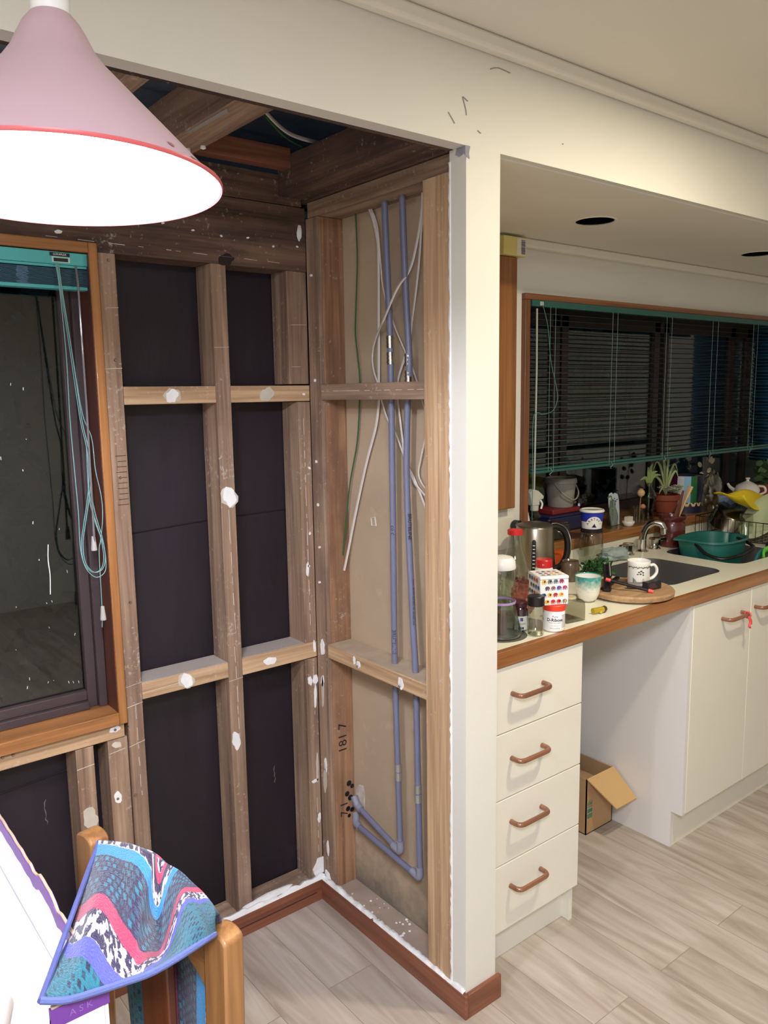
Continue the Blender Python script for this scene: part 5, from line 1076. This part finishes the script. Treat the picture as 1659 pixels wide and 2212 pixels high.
# spider plant pot
t=thing('potted_spider_plant','terracotta pot with spider plant and pale succulents on the sill','plant',(2.025,.735,ZS)); c=(2.025,.735,ZS+.020)
MB().lathe((c[0],c[1],ZS),[(0,0),(.050,0),(.064,.012),(.066,.020),(.060,.020),(0,.012)],40).build('saucer', mar, t)
MB().lathe(c,[(0,0),(.042,0),(.052,.035),(.056,.055),(.064,.058),(.065,.082),(.060,.083),(.056,.075),(0,.070)],40).build('pot', mat('terracotta',(134,62,42),.7,var=.1), t)
mb=MB()
for i,(dx,dz,dy) in enumerate(((-.16,.085,-.02),(-.11,.15,0),(-.03,.19,.02),(.03,.21,.0),(.05,.10,-.03),(-.13,.03,-.05),(.09,.13,0),(-.06,.12,-.04),(.015,.16,.03))):
    blade(mb,[(c[0],c[1],c[2]+.075),(c[0]+dx*.35,c[1]+dy*.4,c[2]+.08+dz*.75),(c[0]+dx*.75,c[1]+dy*.8,c[2]+.09+dz),(c[0]+dx*1.05,c[1]+dy,c[2]+.075+dz*.78)],.0055)
mb.build('spider_leaves', mat('spider_leaf',(150,166,112),.5), t, solid=.0006)
mb=MB(); rr=random.Random(6)
for i in range(15):
    px,py,pz=c[0]+rr.uniform(-.06,.065),c[1]-.03+rr.uniform(-.03,.03),c[2]+.086+rr.uniform(0,.03)
    for k in range(9):
        a=k*2.4; d=Vector((math.cos(a),math.sin(a),.35+.08*k)).normalized(); q=d.cross(Vector((0,0,1))).normalized(); p=Vector((px,py,pz)); L=.028-.0012*k
        mb.add([p,p+d*L*.6+q*L*.35,p+d*L,p+d*L*.6-q*L*.35],[(0,1,2,3)])
mb.build('succulent_rosettes', mat('succulent',(172,176,150),.6,var=.15), t, smooth=0, solid=.0015)
# pencil tin
t=thing('striped_tin','tall tin printed like a ring of colour pencils standing on the sill','tin',(2.225,.755,ZS)); c=(2.225,.755,ZS); n_=16; R_=.080
cols=[(92,52,44),(70,14,48),(196,198,204),(128,176,206),(30,96,48),(30,32,52),(40,60,120),(120,40,60)]
for k in range(n_):
    a0=2*PI*k/n_+math.radians(26); a1=a0+2*PI/n_; cc=cols[(k*1+3)%8]
    bandmesh(c[0],c[1],R_,R_,ZS+.050,ZS+.176,a0,a1,4).build('pencil_stripe', mat('stripe%d'%((k+3)%8),cc,.35), t)
    tipm=MB(); rr_=R_; f=lambda a,z:(c[0]+rr_*math.cos(a),c[1]+rr_*math.sin(a),z)
    tipm.add([f(a0,ZS+.050),f(a1,ZS+.050),f((a0+a1)/2+.08,ZS+.032),f((a0+a1)/2-.08,ZS+.032)],[(0,1,2,3)]); tipm.build('pencil_tip', mat('tip_wood',(206,180,140),.5), t)
MB().lathe(c,[(R_-.001,0),(R_-.001,.176)],48).build('tin_body', mat('tin_dark',(36,34,60),.4), t)
MB().lathe((c[0],c[1],ZS+.176),[(R_,0),(R_+.002,.002),(R_,.004),(R_-.003,.002)],48,caps=False).build('rim', chrome, t)
tag(crumple(2.28,.650,ZS+.10,.062,.035,.095,21,.35,z0=ZS-.02).build('film_bag', glass('clear_film',(214,212,192),3,.18), smooth=35),'large crumpled clear plastic bag between the striped tin and yellow cloth','bag')
# honesty branch
t=thing('dried_branch','dried branch with papery oval seed discs','dried flower',(2.42,.78,ZS)); 
MB().tube([(2.42,.78,ZS+.0),(2.425,.78,ZS+.10),(2.44,.78,ZS+.20),(2.435,.78,ZS+.26)],.0022,6,smooth=4).build('stem', mat('dry_brown',(112,84,60),.8), t)
for (dx,dz,a) in ((-.055,.215,.4),(-.035,.165,.2),(.045,.235,-.5),(.065,.225,-.4),(.035,.18,-.2),(.040,.145,.6),(-.05,.12,.3),(.0,.115,0)):
    M_=Matrix.Translation((2.435+dx,.775,ZS+dz))@Matrix.Rotation(a,4,'Y')@Matrix.Rotation(PI/2,4,'X'); MB().lathe((0,0,0),[(.020,0),(.020,.001),(0,.0015)],20,M=M_,sy=.62).build('seed_disc', mat('papery',(186,172,142),.7), t)
    MB().tube([(2.433,.779,ZS+dz-.02),(2.435+dx*.8,.777,ZS+dz)],.001,5).build('twig', mat('dry_brown',(112,84,60),.8), t)
# teapot and small jar
t=thing('white_teapot','round white porcelain teapot with knobbed lid on the sill','teapot',(2.86,.76,ZS)); c=(2.84,.76,ZS)
MB().lathe(c,[(0,0),(.034,0),(.038,.004),(.060,.030),(.064,.050),(.055,.074),(.034,.086),(.030,.088),(.018,.094),(.008,.098),(.007,.104),(.013,.110),(.010,.116),(0,.117)],44).build('teapot_body', offw, t, smooth=50)
MB().tube([(c[0]+.01,c[1]-.055,ZS+.074),(c[0]+.018,c[1]-.082,ZS+.070),(c[0]+.020,c[1]-.088,ZS+.045),(c[0]+.01,c[1]-.062,ZS+.028)],.006,10,smooth=6).build('handle', offw, t)
MB().tube([(c[0]-.015,c[1]+.055,ZS+.040),(c[0]-.022,c[1]+.085,ZS+.060),(c[0]-.025,c[1]+.097,ZS+.080)],lambda q:.012-.006*q,12,smooth=4).build('spout', offw, t)
t=thing('lidded_pot','tiny white lidded pot left of the white teapot','pot',(2.60,.70,ZS)); MB().lathe((2.62,.72,ZS),[(0,0),(.030,0),(.034,.010),(.034,.030),(.028,.036),(.026,.040),(.012,.046),(.010,.052),(0,.052)],32).build('pot_body', offw, t)
# geranium
t=thing('flowering_plant','leafy geranium with pink flowers at the right end of the sill','plant',(3.02,.75,ZS)); c=(3.02,.76,ZS)
MB().lathe(c,[(0,0),(.04,0),(.052,.07),(.055,.072),(0,.065)],28).build('pot', mat('terracotta',(134,62,42),.7,var=.1), t)
mb=MB(); rr=random.Random(31)
for i in range(46):
    p=Vector((c[0]+rr.gauss(-.015,.05),c[1]-.02+rr.gauss(0,.03),ZS+.07+rr.random()*.13)); M_=Matrix.Translation(p)@Matrix.Rotation(rr.uniform(0,6),4,'Z')@Matrix.Rotation(rr.uniform(.3,1.3),4,'X'); r_=rr.uniform(.014,.026)
    mb.add([M_@Vector((r_*(1+.12*math.cos(5*k*2*PI/14))*math.cos(k*2*PI/14),r_*(1+.12*math.cos(5*k*2*PI/14))*math.sin(k*2*PI/14),0)) for k in range(14)],[tuple(range(14))])
for i in range(8): mb.tube([(c[0],c[1],ZS+.07),(c[0]+rr.gauss(0,.03),c[1]+rr.gauss(0,.02),ZS+.17)],.002,5)
mb.build('leaves', mat('geranium_leaf',(70,98,58),.6,var=.25), t, smooth=0, solid=.0006)
mb=MB()
for i in range(16):
    p=Vector((c[0]-.03+rr.gauss(0,.014),c[1]-.06,ZS+.155+rr.gauss(0,.008))); M_=Matrix.Translation(p)@Matrix.Rotation(rr.uniform(0,6),4,'X'); mb.add([M_@Vector((.008*math.cos(k*PI/4),.008*math.sin(k*PI/4),0)) for k in range(8)],[tuple(range(8))])
mb.build('pink_flowers', mat('flower_pink',(190,60,84),.6), t, smooth=0, solid=.0005)
# ================================================================= CHAIR, TOWEL, CARTON AND TABLE
A0=Vector((-.843,-.369,0)); U=Vector((-.1936,.9811,0)).normalized(); N=Vector((.9811,.1936,0))
def cp(s_,o,z): p=A0+U*s_+N*o; return Vector((p.x,p.y,z))
ch=thing('dining_chair','oak dining chair with the striped towel over its back','chair',(-1.05,-.22,0))
oak=lambda a:wood('oak',(122,82,46),(168,122,74),a,.35,coat=.2,bump=.12)
def post(s0,ztop):
    prof=[(s0-.026,0)]; mb=MB(); k=10; poly=[(-.026,0),(.026,0)]
    top=[(.026*math.cos(PI*i/k),ztop-.014+.014*math.sin(PI*i/k)) for i in range(k+1)]
    pl=[(-.026,0),(.026,0)]+top
    mb.prism(pl,lambda a,b,d:cp(s0+a,d-.05*max(0,(.45-b))*.0+ (.06*(b-.45) if b>.45 else 0)-.024,b),-.018,.018)
    return mb.build('back_post', oak('z'), ch, bev=.004)
post(.014,.846); post(.378,.866)
railp=[(.03,.768),(.03,.832),(.352,.842),(.352,.778),(.34,.768),(.30,.776),(.19,.782),(.10,.776),(.055,.745),(.03,.70)]
MB().prism(railp,lambda a,b,d:cp(a,d-.001,b),-.013,.013).build('top_rail', oak('y'), ch, bev=.003)
for s0,w_ in ((.188,.078),(.095,.02),(.285,.02)):
    if w_<.03: continue
    MB().prism([(s0-w_/2,.47),(s0+w_/2,.47),(s0+w_/2,.785),(s0-w_/2,.785)],lambda a,b,d:cp(a,d-.006,b),-.008,.008).build('back_slat', wood('shaded_oak',(92,50,30),(124,72,44),'z',.35,coat=.2,bump=.08), ch, bev=.003)  # slat sits in shadow; that shade is put into a darker oak colour
MB().prism([(0,.44),(.38,.44),(.38,.475),(0,.475)],lambda a,b,d:cp(a,d-.02,b),-.012,.012).build('lower_rail', oak('y'), ch, bev=.003)
MB().prism([(-.02,-.45),(.40,-.45),(.40,-.04),(-.02,-.04)],lambda a,b,d:cp(a,b,.445+d),0,.03).build('seat', oak('x'), ch, bev=.008)
for s0 in (.005,.375): MB().prism([(s0-.02,-.44),(s0+.02,-.44),(s0+.02,-.40),(s0-.02,-.40)],lambda a,b,d:cp(a,b,d),0,.444).build('front_leg', oak('z'), ch, bev=.003)
# towel
def towel_mat():
    m=bpy.data.materials.new('striped_terry'); m.use_nodes=True; n=m.node_tree.nodes; l=m.node_tree.links; b=n['Principled BSDF']; b.inputs['Roughness'].default_value=.95; b.inputs['Sheen Weight'].default_value=.3
    uv=n.new('ShaderNodeUVMap'); uv.uv_map='UVMap'; nz=n.new('ShaderNodeTexNoise'); nz.inputs['Scale'].default_value=90; nz.inputs['Detail'].default_value=3; l.new(uv.outputs[0],nz.inputs[0])
    sp_=n.new('ShaderNodeSeparateXYZ'); l.new(uv.outputs[0],sp_.inputs[0])
    n2=n.new('ShaderNodeTexNoise'); n2.inputs['Scale'].default_value=3; l.new(uv.outputs[0],n2.inputs[0])
    a=n.new('ShaderNodeMath'); a.operation='MULTIPLY_ADD'; a.inputs[1].default_value=.012; l.new(nz.outputs[0],a.inputs[0]); l.new(sp_.outputs[1],a.inputs[2])
    r=n.new('ShaderNodeValToRGB'); l.new(a.outputs[0],r.inputs[0]); cr=r.color_ramp; cr.interpolation='CONSTANT'
    NV,TL,CR,WH,BL,CY,OR=(44,32,70),(24,112,132),(190,52,92),(225,220,226),(84,88,206),(28,142,206),(214,84,74)
    st_=[(0,OR),(.05,NV),(.08,WH),(.12,CR),(.16,NV),(.19,WH),(.24,CY),(.30,NV),(.52,CR),(.59,WH),(.695,BL),(.76,TL)]
    while len(cr.elements)<len(st_): cr.elements.new(.5)
    for e,(p_,c_) in zip(cr.elements,st_): e.position=p_; e.color=lin(c_)
    # checks
    ck=n.new('ShaderNodeTexBrick'); ck.inputs['Scale'].default_value=1; ck.inputs['Brick Width'].default_value=.024; ck.inputs['Row Height'].default_value=.030; ck.inputs['Mortar Size'].default_value=.0055; ck.inputs['Mortar Smooth'].default_value=.2; ck.inputs['Bias'].default_value=-.1
    wv=n.new('ShaderNodeMix'); wv.data_type='RGBA'; wv.inputs[0].default_value=.006; l.new(uv.outputs[0],wv.inputs[6]); l.new(nz.outputs[1],wv.inputs[7]); l.new(wv.outputs[2],ck.inputs[0])
    ck.inputs['Color1'].default_value=(1,1,1,1); ck.inputs['Color2'].default_value=(.0,.0,.0,1); ck.inputs['Mortar'].default_value=(0,0,0,1)
    # zone masks
    def zone(a0,a1):
        g=n.new('ShaderNodeMath'); g.operation='COMPARE'; g.inputs[1].default_value=(a0+a1)/2; g.inputs[2].default_value=(a1-a0)/2; l.new(a.outputs[0],g.inputs[0]); return g
    z1=zone(.30,.52); z2=zone(.76,2.0)
    m1=n.new('ShaderNodeMath'); m1.operation='MULTIPLY'; l.new(z1.outputs[0],m1.inputs[0]); l.new(ck.outputs[0],m1.inputs[1])
    x1=n.new('ShaderNodeMix'); x1.data_type='RGBA'; l.new(m1.outputs[0],x1.inputs[0]); l.new(r.outputs[0],x1.inputs[6]); x1.inputs[7].default_value=lin((34,124,146))
    m2=n.new('ShaderNodeMath'); m2.operation='MULTIPLY'; l.new(z2.outputs[0],m2.inputs[0]); l.new(ck.outputs[0],m2.inputs[1])
    x2=n.new('ShaderNodeMix'); x2.data_type='RGBA'; l.new(m2.outputs[0],x2.inputs[0]); l.new(x1.outputs[2],x2.inputs[6]); x2.inputs[7].default_value=lin((30,36,66))
    m4=n.new('ShaderNodeMapping'); m4.inputs['Scale'].default_value=(60,26,1); l.new(uv.outputs[0],m4.inputs[0]); n4=n.new('ShaderNodeTexNoise'); n4.inputs['Scale'].default_value=1; n4.inputs['Detail'].default_value=4; l.new(m4.outputs[0],n4.inputs[0])
    gt=n.new('ShaderNodeMath'); gt.operation='GREATER_THAN'; gt.inputs[1].default_value=.50; l.new(n4.outputs[0],gt.inputs[0]); acc=None
    for z0_,z1_ in ((.08,.12),(.19,.24),(.59,.695)):
        zz=zone(z0_,z1_-.0005)
        if acc is None: acc=zz
        else:
            q=n.new('ShaderNodeMath'); q.operation='ADD'; l.new(acc.outputs[0],q.inputs[0]); l.new(zz.outputs[0],q.inputs[1]); acc=q
    m5=n.new('ShaderNodeMath'); m5.operation='MULTIPLY'; l.new(acc.outputs[0],m5.inputs[0]); l.new(gt.outputs[0],m5.inputs[1])
    x3=n.new('ShaderNodeMix'); x3.data_type='RGBA'; l.new(m5.outputs[0],x3.inputs[0]); l.new(x2.outputs[2],x3.inputs[6]); x3.inputs[7].default_value=lin(NV)
    l.new(x3.outputs[2],b.inputs['Base Color'])
    bp=n.new('ShaderNodeBump'); bp.inputs['Strength'].default_value=.9; bp.inputs['Distance'].default_value=.004; n3=n.new('ShaderNodeTexNoise'); n3.inputs['Scale'].default_value=160; l.new(uv.outputs[0],n3.inputs[0]); l.new(n3.outputs[0],bp.inputs['Height']); l.new(bp.outputs[0],b.inputs['Normal'])
    return m
TM=towel_mat()
tw=thing('striped_towel','navy and teal striped terry towel thrown over the chair back','towel',(-.93,-.2,.8))
# control net: rows from the ridge over the rail down to the hem, columns from right post to left post
ridge=[cp(.025,.0,.856),cp(.06,.0,.874),cp(.115,.004,.884),cp(.155,.0,.888),cp(.19,-.004,.893),cp(.25,.0,.882),cp(.30,.0,.868),cp(.345,-.006,.856)]
hem=[Vector((-.868,-.372,.850)),Vector((-.893,-.386,.858)),Vector((-.935,-.392,.856)),Vector((-.972,-.392,.853)),Vector((-1.005,-.385,.852)),Vector((-1.045,-.378,.853)),Vector((-1.078,-.375,.858)),Vector((-1.105,-.366,.866))]
rows=[]; uvs=[]
NR,NC=40,60
rc=catmull(ridge,10); hc=catmull(hem,10); K=len(rc)
for i in range(NR+1):
    v=i/NR; row=[]
    for k in range(K):
        u=k/(K-1); p=rc[k].lerp(hc[k],v)
        bul=math.sin(PI*v)
        p=p+Vector((0,0,1))*(bul*(.016*math.sin(u*3.2*PI+.6)+.010*math.sin(u*7*PI+v*4)-.020*(1 if .0<u else 0)*math.exp(-((u-.42)/.10)**2)))+Vector((0,0,.0045))
        p=p+Vector((-.5,-.6,0))*(.012*bul*math.sin(u*4.4*PI+1))
        p.z=max(p.z,.8575 if v>.9 and u>.6 else p.z)
        row.append(p); tl=.56+.8*(v-.43)-.75*(1-u)*v**.7; tr_=1.6*(.5-u)+.67*v; q_=min(1,max(0,(u-.46)/.08)); uvs.append((u*.62+.10*v, tl*q_+tr_*(1-q_)))
    rows.append(row)
MB().grid(rows).build('front_fall', TM, tw, smooth=80, solid=.005, uv=uvs)
rows=[];uvs=[]
for i in range(25):
    v=i/24; row=[]
    for k in range(K):
        u=k/(K-1); s_=(rc[k]-A0).dot(U); 
        top=rc[k]; bot=cp(.055+.26*u,.030,.50+.03*math.sin(u*5))
        # over the rail then straight down behind
        p=cp(s_*(1-v)+(.055+.27*u)*v, .022*min(1,v*5)+.008*math.sin(u*6*PI)*v, top.z-.002-(top.z-.50)*v)
        p.z+=.0045*(1-v); row.append(p); uvs.append((v*.55,.05+.98*u))
    rows.append(row)
MB().grid(rows).build('rear_fall', TM, tw, smooth=80, solid=.005, uv=uvs)
MB().tube([p+Vector((0,0,.004)) for p in hc],.0048,8).build('hem', mat('hem_blue',(92,104,158),.9,bump=.4,bscale=200), tw)
MB().tube([rows_p+Vector((0,0,.003)) for rows_p in [rc[-1].lerp(hc[-1],q/8) for q in range(9)]],.0042,8).build('hem', mat('hem_blue2',(84,92,150),.9,bump=.4,bscale=200), tw)
# table
tb=thing('dining_table','edge of a dining table under the opened carton','table',(-1.6,-.1,0)); tmz=wood('table_wood',(120,76,44),(160,108,66),'y',.35,coat=.2)
B(-2.15,-1.03,-.43,.50,.705,.735).build('tabletop', tmz, tb, bev=.004)
for x in (-2.1,-1.43):
    for y in (-.38,.44): B(x-.03,x+.03,y-.03,y+.03,0,.705).build('leg', tmz, tb, bev=.003)
bxx=thing('white_carton','torn open white and purple carton on the table beside the chair','carton',(-1.2,-.15,.7355)); cw=mat('carton_white',(232,232,236),.6); cpur=mat('carton_purple',(112,60,150),.5); cbr=mat('corrugated_edge',(186,166,140),.9)
ZT=.736; bxtop=.850
rr=random.Random(14); n_=36; base=[];topl=[]
for i in range(n_+1):
    y=-.36+.66*i/n_; zt=bxtop+ (.0 if i<10 else .004*rr.random())+(.008 if 12<i<17 else 0)-(.012*rr.random() if i in (11,18) else 0); topl.append((y,zt))
def wallstrip(xa,xb,z0f,z1f,m_,nm): 
    mb=MB()
    for (ya,za),(yb,zb) in zip(topl[:-1],topl[1:]):
        mb.add([(xa,ya,z0f(za)),(xb,ya,z0f(za)),(xb,yb,z0f(zb)),(xa,yb,z0f(zb)),(xa,ya,z1f(za)),(xb,ya,z1f(za)),(xb,yb,z1f(zb)),(xa,yb,z1f(zb))],[(0,3,2,1),(4,5,6,7),(0,1,5,4),(1,2,6,5),(2,3,7,6),(3,0,4,7)])
    return mb.build(nm,m_,bxx,smooth=0)
wallstrip(-1.026,-1.020,lambda z:ZT,lambda z:z-.026,cw,'side_wall'); wallstrip(-1.0262,-1.0198,lambda z:z-.026,lambda z:z-.0025,cpur,'purple_border'); wallstrip(-1.0250,-1.0210,lambda z:z-.003,lambda z:z,cbr,'torn_edge')
B(-1.094,-1.0265,-.363,-.357,ZT,.832).build('side_wall', cw, bxx, smooth=0); B(-1.094,-1.019,-.3635,-.3565,.820,.847).build('purple_border', cpur, bxx, smooth=0); B(-1.092,-1.022,-.3625,-.3575,.847,.850).build('torn_edge', cbr, bxx, smooth=0)
text('carton_lettering','A S K',.013,mat('lilac_ink',(150,108,180),.5),lambda u,v:(-1.056+u,-.3642,.832+v),bxx)
B(-1.60,-1.0265,-.356,.30,ZT,ZT+.003).build('bottom', cw, bxx, smooth=0); B(-1.60,-1.0265,.295,.30,ZT,.845).build('side_wall', cw, bxx, smooth=0)
tag(MB().tube([(-1.190,-.40,.812),(-1.135,-.250,.802)],.022,20).build('paper_roll', mat('roll_cream',(226,214,198),.8)),'rolled cream paper lying in the white carton','paper')
pp=MB(); pp.grid([[(-1.30+.16*i/6,-.35+.26*k/6,.752+.010*math.sin(i*1.2+k)+.02*(i==0)) for k in range(7)] for i in range(7)])
tag(pp.build('crumpled_paper', mat('paper_cream',(236,224,206),.8), smooth=60, solid=.001),'sheet of crumpled cream paper in the white carton','paper')
